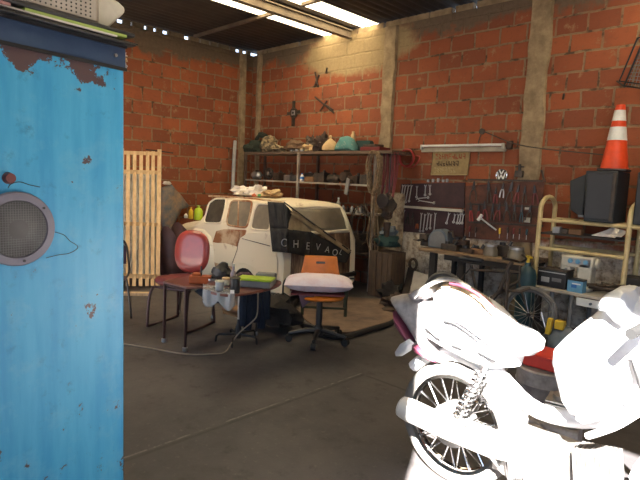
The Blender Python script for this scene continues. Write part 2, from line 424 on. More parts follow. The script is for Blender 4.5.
def txt(s_, size):                      # flat letter outlines as (verts, faces) in the xy plane
    cu = bpy.data.curves.new('letters', 'FONT'); cu.body = s_; cu.size = size; cu.align_x = 'CENTER'; cu.align_y = 'CENTER'; cu.extrude = size * .01
    o = bpy.data.objects.new('letters', cu); COL.objects.link(o)
    dg = bpy.context.evaluated_depsgraph_get(); me = bpy.data.meshes.new_from_object(o.evaluated_get(dg))
    r = ([v.co.copy() for v in me.vertices], [tuple(p.vertices) for p in me.polygons])
    bpy.data.objects.remove(o); bpy.data.curves.remove(cu); bpy.data.meshes.remove(me); return r
def arc(c, R, a0, a1, n, plane='xz', R2=None):
    c = Vector(c); out = []
    for i in range(n + 1):
        a = math.radians(a0 + (a1 - a0) * i / n); x, y = R * math.cos(a), (R2 or R) * math.sin(a)
        out.append(c + (Vector((x, 0, y)) if plane == 'xz' else Vector((0, x, y)) if plane == 'yz' else Vector((x, y, 0))))
    return out
def smooth_path(pts, k=6):
    pts = [Vector(p) for p in pts]; out = []
    for i in range(len(pts) - 1):
        p0 = pts[max(i - 1, 0)]; p1 = pts[i]; p2 = pts[i + 1]; p3 = pts[min(i + 2, len(pts) - 1)]
        for j in range(k):
            t = j / k; out.append(.5 * ((2 * p1) + (p2 - p0) * t + (2 * p0 - 5 * p1 + 4 * p2 - p3) * t * t + (3 * p1 - p0 - 3 * p2 + p3) * t ** 3))
    out.append(pts[-1]); return out

# ================================================================== the setting
struct('floor', B().box((5.9, -3.3, -.05), (12.2, 7.0, .1)), 'floor', smooth=False)
struct('ground', B().box((7, -16.9, -.06), (40, 20.2, .1)), 'ground_out', smooth=False)
WH = 3.55
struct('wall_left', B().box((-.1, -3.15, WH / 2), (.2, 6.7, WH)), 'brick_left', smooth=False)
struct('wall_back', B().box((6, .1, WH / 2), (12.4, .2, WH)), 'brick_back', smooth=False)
struct('wall_right', B().box((12.1, -3.2, 1.85), (.2, 6.6, 3.7)), 'wall_plain', smooth=False)
struct('wall_front', B().box((.75, -6.45, 1.85), (1.7, .1, 3.7)).box((2.9, -6.45, 3.05), (2.6, .1, 1.3)).box((5.855, -6.45, 1.85), (3.31, .1, 3.7)).box((9.55, -6.45, 3.565), (4.10, .1, .27)).box((11.8, -6.45, 1.85), (.4, .1, 3.7)), 'wall_plain', smooth=False)

def roof_panel(x0, x1, y0, y1, z=3.66):
    n = max(2, int((x1 - x0) / .0217)); b = B()
    b.grid(lambda u, v: Vector((x0 + (x1 - x0) * u, y0 + (y1 - y0) * v, z + .016 * math.sin((x0 + (x1 - x0) * u) * 2 * PI / .13))), n, 2)
    return b
rb = B()
for x0, x1, y0, y1 in ((-.2, 1.66, -6.52, .2), (2.10, 2.38, -6.52, .2), (2.72, 6.3, -6.52, .2), (6.8, 12.2, -6.52, .2),
                       (1.66, 2.10, -6.52, -5.6), (2.38, 2.72, -6.52, -5.6), (6.3, 6.8, -6.52, -4.6)):
    q = roof_panel(x0, x1, y0, y1); rb.add(q.v, q.f)
struct('ceiling', rb, 'roof_sheet', solid=.012)
for i, (x0, x1, y0) in enumerate(((1.66, 2.10, -5.6), (2.38, 2.72, -5.6), (6.3, 6.8, -4.6))):
    struct('window_%d' % (i + 1), roof_panel(x0 - .02, x1 + .02, y0 - .02, .05, 3.657), 'skylight')
# steel beam and purlins under the sheets, rough mortar where sheets meet the walls
b = B().box((2.27, -3.22, 3.60), (.09, 6.4, .015)).box((2.27, -3.22, 3.50), (.09, 6.4, .015)).box((2.27, -3.22, 3.55), (.02, 6.4, .10))
struct('trim_1', b, 'roof_beam', smooth=False)
yp = PZ(266, 17, 3.6).y
for i, y in enumerate((yp, yp - 2.0, yp - 4.0)):
    struct('trim_%d' % (i + 2), B().box((1.12, y, 3.622), (2.2, .05, .04)).box((7.2, y, 3.622), (9.4, .05, .04)), 'roof_beam', smooth=False)
b = B(); y = -6.3
while y < -.05:
    L = min(random.uniform(.04, .22), -y)
    b.box((-.1, y + L / 2, 3.59), (.05, L, .10)); y += L + random.choice((0, .025, .05, .09))
struct('trim_5', b, 'concrete_col', smooth=False)
b = B(); x = .02
while x < 11.9:
    L = min(random.uniform(.2, .5), 12 - x)
    b.box((x + L / 2, .1, 3.595), (L, .08, .10)); x += L + random.choice((0, .0, .02, .05))
struct('trim_6', b, 'concrete_col', smooth=False)
# concrete posts cast against the brick
def column(n, cx, w, d, z1, mt, horiz=0, yy=0):
    b = B(); rows = 26
    def f(u, v):
        a = u * 4; z = v * z1
        P = [(-w / 2, 0), (-w / 2, -d), (w / 2, -d), (w / 2, 0), (-w / 2, 0)]
        return P
    vs = []; prof = [(-w / 2, 0), (-w / 2 + .01, -d), (-w / 6, -d), (w / 6, -d), (w / 2 - .01, -d), (w / 2, 0)]
    for j in range(rows + 1):
        z = z1 * j / rows
        for (px_, py_) in prof:
            q = Vector((px_, py_, z)); k = noise.noise(q * 5 + Vector((cx, 0, 0))) * .022
            if horiz: vs.append((-q.y - (k if q.y < 0 else 0) + cx, yy + q.x + k, z))
            else: vs.append((cx + q.x + k, q.y + (k if q.y < 0 else 0) + yy, z))
    m_ = len(prof)
    fs = [(j * m_ + i, j * m_ + i + 1, (j + 1) * m_ + i + 1, (j + 1) * m_ + i) for j in range(rows) for i in range(m_ - 1)]
    b.add(vs, fs); return struct('trim_%d' % n, b, mt)
column(7, 0, .115, .06, 3.54, 'concrete_col', 1, PX(243.5, 100, .06).y)
column(8, PY(257, 100, -.06).x, .09, .05, 3.54, 'concrete_col')
column(9, PY(387.5, 80, -.05).x, .20, .045, 3.54, 'concrete_col')
column(10, PY(535, 80, -.05).x, .24, .035, 3.54, 'concrete_col')
struct('trim_11', B().box((PY(391.5, 240, -.1).x, -.07, .66), (.27, .12, 1.32)), 'plaster_col', bevel=.03)

# ================================================================== blue cabinet, left foreground
NP = Vector((5.505, -4.888, 0)); FP = Vector((5.62, -5.60, 0))   # its face runs between these two
e = (FP - NP).normalized(); nrm = Vector((-e.y, e.x, 0))        # nrm points to the right, out of the face
if nrm.x < 0: nrm = -nrm
Hc = 1.86
cab = thing('metal_cabinet', 'tall sky-blue metal cabinet with chipped paint and a navy top rail', 'cabinet', (NP + FP) / 2 - nrm * .3)
ang = math.atan2(e.y, e.x)
cc = (NP + FP) / 2 - nrm * .3
Lc = (FP - NP).length
obj('body', B().box((cc.x, cc.y, .937), (Lc, .60, 1.826), ang), 'blue_enamel', cab, bevel=.008)
obj('plinth', B().box((cc.x, cc.y, .012), (Lc - .04, .56, .024), ang), 'black_metal', cab, smooth=False)
rail = obj('top_rail', B().box((cc.x, cc.y, 1.888), (Lc + .006, .612, .076), ang), 'navy_rail', cab, bevel=.004)
obj('rail_groove', B().box((cc.x, cc.y, 1.846), (Lc + .012, .618, .012), ang).box((cc.x, cc.y, 1.930), (Lc + .012, .618, .010), ang), 'black_plastic', cab, smooth=False)
for s in (.045, .62):
    p = NP + e * s + nrm * .008; p.z = 1.890
    obj('rivet', B().cyl(p, p + nrm * .008, .0065, 10), 'dull_alu', cab)
def face(px, py, off=0.0):
    d = ray(px, py); P0 = NP + nrm * off
    return CAM + d * ((P0 - CAM).dot(nrm) / d.dot(nrm))
# round loudspeaker hung on the cabinet's face
c = face(17, 229, .012); R = (face(54, 229, .012) - c).length
def disc(prof, c, n=48):
    b = B(); vs = []
    for (r, h) in prof:
        for k in range(n):
            a = 2 * PI * k / n; vs.append(c + e * (r * math.cos(a)) + AZ * (r * math.sin(a)) + nrm * h)
    fs = [(i * n + k, i * n + (k + 1) % n, (i + 1) * n + (k + 1) % n, (i + 1) * n + k) for i in range(len(prof) - 1) for k in range(n)]
    fs += [tuple(range(n))[::-1], tuple((len(prof) - 1) * n + k for k in range(n))]
    return b.add(vs, fs)
spk = thing('loudspeaker', 'round grey loudspeaker with a mesh grille mounted on the blue cabinet', 'speaker', c)
obj('ring', disc([(R, -.008), (R, .006), (R * .97, .012), (R * .78, .014), (R * .76, .006), (R * .76, -.006)], c), 'speaker_ring', spk)
obj('grille', disc([(R * .76, 0), (R * .76, .007), (R * .5, .011), (R * .2, .013), (.001, .0135)], c), 'speaker_mesh', spk)
b = B()
for k in range(-11, 12):
    h = k * R * .066; L = math.sqrt(max(0, (R * .74) ** 2 - h * h))
    b.bar(c + AZ * h - e * L + nrm * .012, c + AZ * h + e * L + nrm * .012, .0012, .0012)
    b.bar(c + e * h - AZ * L + nrm * .012, c + e * h + AZ * L + nrm * .012, .0012, .0012)
obj('mesh_wire', b, 'grey_mid', spk, smooth=False)
for a in (20, 140, 262):
    q = c + e * R * .87 * math.cos(math.radians(a)) + AZ * R * .87 * math.sin(math.radians(a)) + nrm * .013
    obj('screw', B().cyl(q, q + nrm * .004, .0045, 8), 'black_plastic', spk)
wp = smooth_path([face(55, 232, .008), face(64, 235, .012), (face(70, 241, .02)), face(78, 247, .02), face(70, 253, .016), face(58, 255, .012), face(46, 258, .007)], 5)
solo('wire', B().tube(wp, .0014, 6), 'wire', 'thin dark wire looping out right of the round loudspeaker', 'wire')
wp = smooth_path([face(8, 188, .008), face(11, 184, .012), face(20, 182, .012), face(30, 185, .014), face(40, 187, .008)], 5)
solo('wire', B().tube(wp, .0014, 6), 'wire', 'short dark wire above the round loudspeaker on the blue cabinet', 'wire')
k0 = face(8, 178, 0)
solo('knob', B().cyl(k0 + nrm * .001, k0 + nrm * .022, .020, 16, .016), 'brown_knob', 'small reddish-brown knob on the blue cabinet above the loudspeaker', 'knob')

# things piled on the cabinet
zt = 1.9355
def slab(s0, s1, d0, d1, z0, z1, lift=0, tw=0):   # block on the cabinet top: s along the face, d inwards
    c2 = NP + e * ((s0 + s1) / 2) - nrm * ((d0 + d1) / 2)
    return B().box((c2.x, c2.y, (z0 + z1) / 2), (abs(s1 - s0), abs(d1 - d0), z1 - z0), ang + tw)
solo('folder', slab(-.03, .60, -.035, .36, zt, zt + .010), 'black_plastic', 'flat black folder, lowest of the pile on the blue cabinet', 'folder', bevel=.004)
solo('folder', slab(-.045, .62, -.03, .34, zt + .0105, zt + .017, 0, .03), 'black_metal', 'thin dark binder on top of the flat black folder on the blue cabinet', 'folder', bevel=.003)
solo('magazine', slab(.05, .62, -.028, .2, zt + .0175, zt + .023, 0, -.02), 'paper', 'white magazine sticking out of the pile on the blue cabinet', 'magazine')
solo('magazine', slab(.43, .64, -.03, .18, zt + .0235, zt + .033, 0, .02), 'paper_pink', 'faded pink magazine on the pile on the blue cabinet', 'magazine')
solo('book', slab(.01, .38, -.030, .2, zt + .0235, zt + .033, 0, -.03), 'book_green', 'thin lime-green book in the pile on the blue cabinet', 'book')
c2 = NP + e * .30 - nrm * .14
sg = (face(100, 5) - NP).dot(e) + .14
gr = thing('portable_radio', 'beige radio with a perforated grille standing on the blue cabinet', 'radio', (c2.x, c2.y, zt + .051))
b = B().box((c2.x, c2.y, zt + .042), (.66, .34, .016), ang); solo('tray', b, 'black_plastic', 'black tray with rounded lip holding the beige radio', 'tray', bevel=.006)
g0 = NP + e * sg - nrm * .06
obj('shell', B().box((g0.x, g0.y, zt + .151), (.28, .12, .198), ang), 'beige_shell', gr, bevel=.012)
gf = g0 + nrm * .0615
obj('grille_plate', B().box((gf.x, gf.y, zt + .151), (.24, .006, .18), ang), 'grille_beige', gr, smooth=False)
b = B()
for i in range(12):
    for j in range(12):
        q = gf + e * ((i - 5.5) * .018) + nrm * .003; q.z = zt + .072 + j * .014
        b.cyl(q - nrm * .001, q + nrm * .0012, .0034, 6)
obj('perforation', b, 'black_plastic', gr)
h0 = NP + e * ((face(128, 5) - NP).dot(e) + .05) - nrm * .03
b = B().prism([h0 + e * .02 + AZ * (zt + .051), h0 + e * .07 + AZ * (zt + .051), h0 + e * .07 + AZ * (zt + .19), h0 - e * .03 + AZ * (zt + .17), h0 - e * .06 + AZ * (zt + .155), h0 - e * .06 + AZ * (zt + .135)], -nrm * .16)
solo('plastic_cover', b, 'old_white', 'cream plastic cover with a rounded corner at the far end of the cabinet pile', 'cover', bevel=.012)
for i, (s, z, w_) in enumerate(((.0, .0, .05), (-.005, -.022, .045), (.0, -.045, .04))):
    q = NP + e * (-.016) - nrm * .06 + AZ * (1.915 + z)
    solo('paper', B().blob(q - e * .01, (.055, .05, .024), 3 + i, .5), ['paper', 'cloth_cream', 'grey_light'][i],
         ['crumpled white paper poking out behind the cabinet rail, topmost', 'crumpled tan paper poking out behind the cabinet rail', 'crumpled grey paper poking out lowest behind the cabinet rail'][i], 'paper')

# ================================================================== car wreck
X0, X1, YN, YF = .18, 3.11, -1.92, -.60
car = thing('car', 'derelict cream station car with rust patches and dusty windows, tail to the right', 'car', (1.65, (YN + YF) / 2, 0))
cy = (YN + YF) / 2; hw = (YF - YN) / 2
# stations: x, roof/hood z, half width at belt, half width at top, belt z, bottom z
st = [(.44, .42, .40, .36, .38, .16), (.46, .62, .50, .42, .48, .10), (.54, .70, .56, .44, .56, .08), (.72, .75, .60, .46, .64, .08), (1.00, .80, .63, .48, .70, .08),
      (1.30, .84, .65, .54, .76, .08), (1.42, .97, .655, .56, .79, .08), (1.56, 1.12, .66, .55, .80, .08), (1.72, 1.165, .66, .545, .80, .08), (2.2, 1.185, .66, .545, .80, .08),
      (2.7, 1.175, .66, .54, .80, .08), (2.88, 1.155, .655, .535, .80, .08), (2.95, 1.10, .65, .53, .79, .08), (3.02, .98, .645, .54, .76, .08), (3.07, .84, .64, .55, .70, .08), (3.10, .60, .62, .55, .50, .10), (3.10, .36, .60, .54, .30, .12)]
def section(s):
    x, zt_, wb, wt, bz, z0 = s; bz = min(bz, zt_ - .03)
    half = [(.0, z0), (wb * .9, z0), (wb * 1.0, z0 + .05), (wb * 1.01, z0 + (bz - z0) * .5), (wb, bz), (wb - (wb - wt) * .12, bz + (zt_ - bz) * .12), (wt + (wb - wt) * .15, bz + (zt_ - bz) * .82), (wt, bz + (zt_ - bz) * .93), (wt * .9, zt_ - .005), (wt * .5, zt_ + .012), (0, zt_ + .016)]
    full = [(-a, z) for a, z in half] + [(a, z) for a, z in half[::-1][1:-1]]
    return [(x, cy + a, z) for a, z in full]
vs = []; 
for s in st: vs += section(s)
n = len(section(st[0])); N = len(st)
fs = [(j * n + i, j * n + (i + 1) % n, (j + 1) * n + (i + 1) % n, (j + 1) * n + i) for j in range(N - 1) for i in range(n)]
fs += [tuple(range(n))[::-1], tuple((N - 1) * n + i for i in range(n))]
obj('body', B().add(vs, fs), 'cream_paint', car, bevel=0)
def side(px, py, off=.006):             # a spot on the near flank, following its tumblehome
    Y = YN
    for _ in range(5):
        p = PY(px, py, Y); k = max(0, min(1, (p.z - .80) / .35)); Y = cy - (.66 - .115 * k) - off
    return PY(px, py, Y)
def rounded(pts, r=.25, k=4):           # round the corners of an outline
    pts = [Vector(p) for p in pts]; out = []; n = len(pts)
    for i in range(n):
        a, p, c_ = pts[i - 1], pts[i], pts[(i + 1) % n]
        s0 = p + (a - p) * r; s1 = p + (c_ - p) * r
        for j in range(k + 1):
            t = j / k; out.append(s0 * (1 - t) ** 2 + p * 2 * t * (1 - t) + s1 * t * t)
    return out
def car_window(name, pix, glass, frame='cream_paint', mull=None):
    pts = rounded([side(*q) for q in pix], .22)
    o = obj(name, B().prism(pts, (0, .012, 0)), glass, car, smooth=False)
    fr = rounded([side(q[0], q[1], .010) for q in pix], .22)
    obj('window_frame', B().tube(fr, .0125, 6, True), frame, o)
    if mull: obj('window_divider', B().tube([side(mull[0], mull[1], .012), side(mull[2], mull[3], .012)], .009, 6), 'rusty_panel', o)
    return o
car_window('side_window', [(203.5, 223), (209, 203), (215.5, 198.5), (226.5, 198.5), (224.5, 211), (221, 223.5)], 'dark_glass')
car_window('side_window', [(226, 225), (231, 200.5), (252, 201), (250.5, 213), (246.5, 228)], 'dusty_glass', 'rusty_panel', (238.5, 200, 238, 227))
car_window('side_window', [(250.5, 229), (254, 211), (258, 203.5), (269.5, 204), (271, 216), (269.5, 231)], 'dusty_glass', 'cream_paint', None)
# door panels, rust and gaps on the flank
q = [side(*t, .004) for t in ((216, 231), (224.5, 229), (247, 230), (243, 240), (238, 250), (233, 264), (231, 285), (220, 285), (214, 262), (212, 244))]
obj('door', B().prism(rounded(q, .12), (0, .012, 0)), 'rusty_panel', car, bevel=.003)
q = [side(*t, .012) for t in ((240, 238), (249, 232), (271, 233), (277, 260), (277, 285), (266, 285), (262, 276), (254, 268), (245, 264), (236, 263), (234, 256))]
obj('rear_door', B().prism(rounded(q, .12), (0, .015, 0)), 'cream_paint', car, bevel=.004)
b = B().tube([side(242, 238.5, .018), side(270, 246, .018)], .004, 6).tube([side(240, 232, .016), side(237, 250, .016), side(232, 264, .016)], .003, 6)
obj('panel_gap', b, 'rust_brown', car)
a0 = side(245, 290, 0)
obj('wheel_arch', B().prism(arc((a0.x, YN - .013, .11), .23, 8, 172, 12), (0, .03, 0)), 'rubber', car, smooth=False)
b = B().puff([side(*t, -.02) for t in ((181, 262), (182, 246), (187, 234), (196, 228), (206, 229), (213, 236), (216, 250), (216, 275), (200, 280), (184, 276))], .16)
obj('front_wing', b, 'cream_paint', car)
b = B().tube([side(x, y, -.005) for x, y in ((209, 196), (225, 196.3), (250, 198.3), (275, 201), (284, 202.6))], .012, 6)
obj('roof_gutter', b, 'rusty_panel', car)
# tail: hatch glass, frame, rusty lower hatch, bumper
def tail(y, z, off=.004):
    T = [(1.155, 2.88), (1.10, 2.95), (.98, 3.02), (.84, 3.07), (.60, 3.10), (.10, 3.10)]
    for (za, xa), (zb, xb) in zip(T, T[1:]):
        if z >= zb: k = (z - zb) / (za - zb); return Vector((xb + (xa - xb) * min(k, 1.2) + off, y, z))
    return Vector((3.10 + off, y, z))
def tailquad(y0, y1, z0, z1, off, n=6):
    b = B(); b.grid(lambda u, v: tail(y0 + (y1 - y0) * u, z0 + (z1 - z0) * v, off), 2, n); return b
hg = obj('rear_window', tailquad(cy - .42, cy + .44, .84, 1.10, .010), 'dusty_glass', car, solid=.01)
fr = [tail(y, z, .014) for y, z in ((cy - .44, .83), (cy - .43, 1.0), (cy - .42, 1.11), (cy, 1.12), (cy + .44, 1.11), (cy + .455, 1.0), (cy + .47, .83), (cy, .82))]
obj('window_frame', B().tube(fr, .018, 8, True), 'cream_paint', hg)
obj('tailgate', tailquad(cy - .52, cy + .50, .16, .80, .012, 8), 'rust_brown', car, solid=.012)
obj('bumper', B().tube([(3.0, cy - .64, .26), (3.14, cy - .58, .26), (3.15, cy, .26), (3.14, cy + .58, .26), (3.0, cy + .64, .26)], .03, 8), 'dark_steel', car)
for (xw, yw) in ((2.72, YN + .13), (2.72, YF - .13), (.72, YN + .13), (.72, YF - .13)):
    obj('brake_drum', B().cyl((xw, yw - .07, .12), (xw, yw + .07, .12), .12, 18), 'iron_brown', car)

# banner
ban = thing('banner', 'black cloth banner with white letters draped over the tail of the car', 'banner', (3.15, -1.95, .4))
def flag(px, py):
    if px < 288: return PY(px, py, -1.99 - .012 * math.sin(px * .9))
    return PX(px, py, 3.19 + .014 * math.sin(px * .45))
def interp(T, x):
    for (a, ya), (b_, yb) in zip(T, T[1:]):
        if x <= b_: return ya + (yb - ya) * (x - a) / (b_ - a)
    return T[-1][1]
bot = [(267, 205), (269, 225), (272, 251), (290, 253), (306, 257), (330, 261), (341, 263), (346, 262), (351, 254)]
b = B()
def panel(x_top0, x_top1, y_top0, y_top1, x_b0, x_b1, y_b0, y_b1, nu, nv):
    B_ = b
    def fn(u, v):
        xa = x_top0 + (x_top1 - x_top0) * u; ya = y_top0 + (y_top1 - y_top0) * u
        xb = x_b0 + (x_b1 - x_b0) * u; yb = y_b0 + (y_b1 - y_b0) * u
        return flag(xa + (xb - xa) * v, ya + (yb - ya) * v)
    b.grid(fn, nu, nv)
panel(267.5, 284, 201.5, 203, 270, 287, 228, 229, 8, 8)
panel(284, 293, 203, 213, 287, 287.5, 229, 229, 6, 8)
panel(270, 287, 228, 229, 272.5, 290, 251.5, 253, 8, 6)
panel(287, 311, 229, 232, 290, 311, 253, 257.5, 12, 6)
panel(311, 351, 232, 252, 311, 346, 257.5, 263, 14, 6)
obj('cloth', b, 'flag_black', ban, solid=.006)
b = B().prism([PX(*q, 3.185) for q in ((286.5, 229.5), (292.5, 212), (311.5, 232))], (.004, 0, 0))
obj('lining', b, 'flag_lining', ban, smooth=False)
b = B(); b.grid(lambda u, v: PX(292 + 58 * u + (-1.5 + 3 * v), 212 + 40 * u + (3 - 6 * v) * (.55 if u > .05 else .3), 3.215 + .012 * math.sin(u * 19)), 18, 2)
obj('folded_edge', b, 'flag_lining', ban, solid=.006)
b = B(); b.grid(lambda u, v: PX(284 + 64 * u, 203 + 47 * u - 1.6 * v, 3.222 + .012 * math.sin(u * 19)), 18, 2)
obj('hem', b, 'flag_black', ban, solid=.006)
for ch, lx, ly, sz, rot in (('C', 284.5, 243, 7.6, 4), ('H', 295.5, 244.2, 7.4, 2), ('E', 307.5, 246.2, 7.0, 4), ('V', 317.5, 247.2, 6.6, 8), ('A', 327, 249.6, 6.0, 12), ('O', 334.5, 252.6, 6.2, 14), ('L', 340.5, 252.2, 5.2, 25)):
    lv, lf = txt(ch, 1.0); b = B(); vs = []
    for v in lv:
        a = math.radians(rot); X = v.x * sz * 1.15; Y = -v.y * sz * 1.5
        q = flag(lx + X * math.cos(a) - Y * math.sin(a), ly + X * math.sin(a) + Y * math.cos(a))
        vs.append(q + ((Vector((0, -.010, 0)) if lx < 287.5 else Vector((.012, -.004, 0)))))
    b.add(vs, lf); obj('letter', b, 'flag_letter', ban, smooth=False)

# cloth and bags on the roof of the car
def onroof(px, py, y=-1.4): return PY(px, py, y)
for (px, pw, ph, mt, lab, sd_) in ((243, 20, 11, 'bag_white', 'white plastic bag on the car roof, leftmost of the bags', 3), (258, 20, 12, 'bag_white', 'bulging white plastic bag in the middle of the car roof pile', 8), (272, 20, 9, 'cloth_cream', 'cream rolled cloth on the right end of the car roof pile', 5)):
    p = onroof(px, 190); w_ = pw * .0112
    solo('plastic_bag' if 'bag' in mt else 'rolled_cloth', B().blob((p.x, -1.4, 1.19 + ph * .0048), (w_ * 1.15, .30, ph * .0135), sd_, .45, 2.0, 20, 14), mt, lab, 'bag' if 'bag' in mt else 'cloth')
p = onroof(255, 189, -1.55); solo('wrapper', B().blob((p.x, -1.56, 1.215), (.06, .05, .055), 2, .4), 'bag_red', 'orange-red wrapper among the bags on the car roof', 'wrapper')
p = onroof(261, 189, -1.55); solo('wrapper', B().blob((p.x, -1.57, 1.215), (.045, .05, .05), 6, .4), 'bag_green', 'dark green wrapper among the bags on the car roof', 'wrapper')
# things on the bonnet
for (px, py, w_, h_, mt, nm, lab) in ((196.5, 213, .16, .21, 'lime', 'detergent_bottle', 'lime-green plastic bottle on the bonnet of the car'), (189, 214, .085, .17, 'yellow_plastic', 'oil_bottle', 'mustard-yellow oil bottle left of the lime-green bottle'), (184, 219, .07, .07, 'white_plastic', 'jar', 'small white jar left of the mustard-yellow oil bottle')):
    p = PY(px, py + 4, -1.65); z0 = .80; r = w_ / 2
    solo(nm, B().lathe([(r * .9, 0), (r, .01), (r, h_ * .62), (r * .7, h_ * .78), (r * .34, h_ * .84), (r * .34, h_ * .92), (r * .45, h_ * .93), (r * .45, h_), (.002, h_ + .001)], (p.x, -1.62, z0), 16, sy=.7), mt, lab, 'bottle' if h_ > .1 else 'jar')

# ================================================================== left side: slatted gate, tarp, stick, chairs
gx = .62
def gp(px, py, off=0): return PX(px, py, gx + off)
gate = thing('slatted_gate', 'pale wooden slatted gate with plastic sheeting behind, leaning near the left wall', 'gate', (gx, gp(142, 290).y, 0))
def lean(px, py, off=0):                # foot stands away from the wall, head leans back
    k = (290 - py) / 142.0; X = 1.45 - .85 * k
    return PX(px, py, X + off)
for s in (0, 1):
    obj('stile', B().bar(lean((121, 157.5)[s], (291, 290)[s]), lean((122, 159.5)[s], (149, 150)[s]), .055, .045), 'wood_pale', gate, bevel=.004)
for yy, h_ in ((153, .05), (172, .055), (224, .05), (276, .06)):
    obj('rail', B().bar(lean(119, yy - .6, .03), lean(160, yy + .8, .03), .012, h_), 'wood_pale', gate, bevel=.003)
for k, px in enumerate((127.5, 134, 140.5, 147, 152.5)):
    obj('slat', B().bar(lean(px, 286, .012), lean(px + .7, 151.5, .012), .045, .02), 'wood_pale', gate, bevel=.002)
b = B(); b.grid(lambda u, v: lean(120 + 38 * u, 172 + 104 * v, -.075) + Vector((.022 * noise.noise(Vector((u * 22, v * 5, 1))), 0, .01 * noise.noise(Vector((u * 9, v * 9, 4))))), 40, 30)
obj('plastic_sheet', b, 'plastic_film', gate, solid=.004)
p = PX(158, 151, .55); q = PX(173, 153, .5)
solo('stick', B().tube([PX(146, 149.5, .58), p, q], .010, 6), 'iron_brown', 'thin dark stick lying across the top of the slatted gate', 'stick')
solo('plank', B().bar(PZ(112, 293.5, .02), PZ(150, 294, .02), .06, .04), 'wood_pale', 'yellowish plank lying on the floor at the foot of the slatted gate', 'plank', bevel=.003)
# tarp hanging on the wall, dark recess and pole
b = B()
pts = [(163, 187), (170, 184), (174, 188), (181, 195), (189, 206), (186, 208), (181, 209), (179, 215), (174, 224), (168, 238), (165, 236), (162, 224), (159, 210), (160, 195)]
b.puff([PX(x, y, .10) for x, y in pts], .16, (1, 0, 0), 5)
b.v = [Vector(v) + Vector((.05 * noise.noise(Vector(v) * 7), .02 * noise.noise(Vector(v) * 9 + Vector((5, 5, 5))), 0)) for v in b.v]
solo('tarp', b, 'tarp', 'dirty brown and blue-grey tarpaulin bundled on the wall between the slatted gate and the car', 'tarp')
solo('rag', B().blob(PX(167, 183.5, .12), (.08, .14, .06), 4, .4), 'bag_white', 'small white rag on top of the brown tarpaulin by the left wall', 'rag')
b = B()
b.puff([PX(x, y, 1.15) for x, y in ((163, 232), (166, 226), (171, 236), (178, 222), (188, 232), (189, 262), (182, 280), (164, 284), (162, 262))], .35, (1, 0, 0), 4)
b.v = [(v[0], v[1], max(v[2], .01)) for v in b.v]
solo('cloth_heap', b, 'maroon_board', 'tall dark maroon cloth heap behind the red chair', 'cloth')
solo('metal_pole', B().tube([PX(232.5, 190, .25), PX(235, 141, .06)], .03, 10), 'grey_light', 'grey metal pole leaning in the corner beside the concrete post', 'pole')

# dark bentwood chair at the far left
lc = thing('dark_chair', 'dark metal chair with purple seat, half hidden behind the blue cabinet', 'chair', (2.72, -3.62, 0))
c = Vector((2.72, -3.68, 0)) - AX * .12; fx = AX; fy = AF
def L(x, y, z): return c + fx * x + fy * y + AZ * z
obj('seat', B().puff([L(x * .21 * math.cos(a) / max(abs(math.cos(a)), abs(math.sin(a))) ** .5, .20 * math.sin(a), .43) for a in [i * PI / 12 for i in range(24)] for x in (1,)], .05, (0, 0, 1)), 'purple_vinyl', lc)
for sx in (-1, 1):
    obj('rear_leg', B().tube(smooth_path([L(.19 * sx, -.2, 0), L(.18 * sx, -.16, .3), L(.17 * sx, -.16, .43)], 4), .011, 8), 'black_metal', lc)
    obj('front_leg', B().tube(smooth_path([L(.2 * sx, .2, 0), L(.18 * sx, .17, .3), L(.16 * sx, .16, .43)], 4), .011, 8), 'black_metal', lc)
obj('back_frame', B().tube(smooth_path([L(.17, -.12, .42), L(.19, .14, .45), L(.18, .17, .62), L(.13, .2, .77), L(.0, .2, .80), L(-.13, .2, .77), L(-.18, .17, .62), L(-.17, .14, .42)], 6), .011, 8), 'black_metal', lc)
obj('backrest', B().puff([L(x, .2, z) for x, z in ((-.15, .55), (.15, .55), (.15, .72), (.08, .77), (-.08, .77), (-.15, .72))], .03, fy), 'purple_vinyl', lc)
obj('seat_ring', B().ring(L(0, 0, .40), .17, .008, 'Z'), 'black_metal', lc)

# red vinyl chair
rc = thing('upholstered_chair', 'red vinyl chair with a tall rounded backrest and brown sled legs', 'chair', (3.12, -3.30, 0))
c = Vector((3.13, -3.19, 0)); yaw = math.radians(-68)       # direction it faces
fy = Vector((math.cos(yaw), math.sin(yaw), 0)); fx = Vector((-fy.y, fy.x, 0))
def R_(x, y, z): return c + fx * x + fy * y + AZ * z
def sq(rx, ry, n=28, e_=.75): return [(rx * math.copysign(abs(math.cos(a)) ** e_, math.cos(a)), ry * math.copysign(abs(math.sin(a)) ** e_, math.sin(a))) for a in [2 * PI * i / n for i in range(n)]]
obj('seat', B().puff([R_(x, y + .02, .43 + .02 * (y > .1)) for x, y in sq(.23, .24)], .10, (0, 0, 1), 5), 'maroon_vinyl', rc)
bc = PY(192, 251.5, c.y + .17)
bk = B().puff([bc + fx * x + AZ * z - fy * (.10 * z) for x, z in sq(.205, .215, 32, .8)], .085, (fy.x, fy.y, .08), 6)
obj('backrest', bk, 'red_vinyl', rc)
obj('back_support', B().tube(smooth_path([R_(0, -.12, .38), R_(0, -.24, .40), R_(0, -.27, .50), bc - fy * .04 - AZ * .08], 5), .016, 8), 'chair_tube', rc)
for sx in (-1, 1):
    obj('leg_frame', B().tube(smooth_path([R_(.20 * sx, .19, .385), R_(.215 * sx, .23, .30), R_(.22 * sx, .25, .06), R_(.22 * sx, .22, .014), R_(.22 * sx, -.16, .014), R_(.22 * sx, -.20, .06), R_(.20 * sx, -.17, .38)], 5), .0135, 8), 'chair_tube', rc)
obj('cross_bar', B().tube([R_(-.2, -.17, .38), R_(.2, -.17, .38)], .012, 8).tube([R_(-.2, .17, .38), R_(.2, .17, .38)], .012, 8), 'chair_tube', rc)

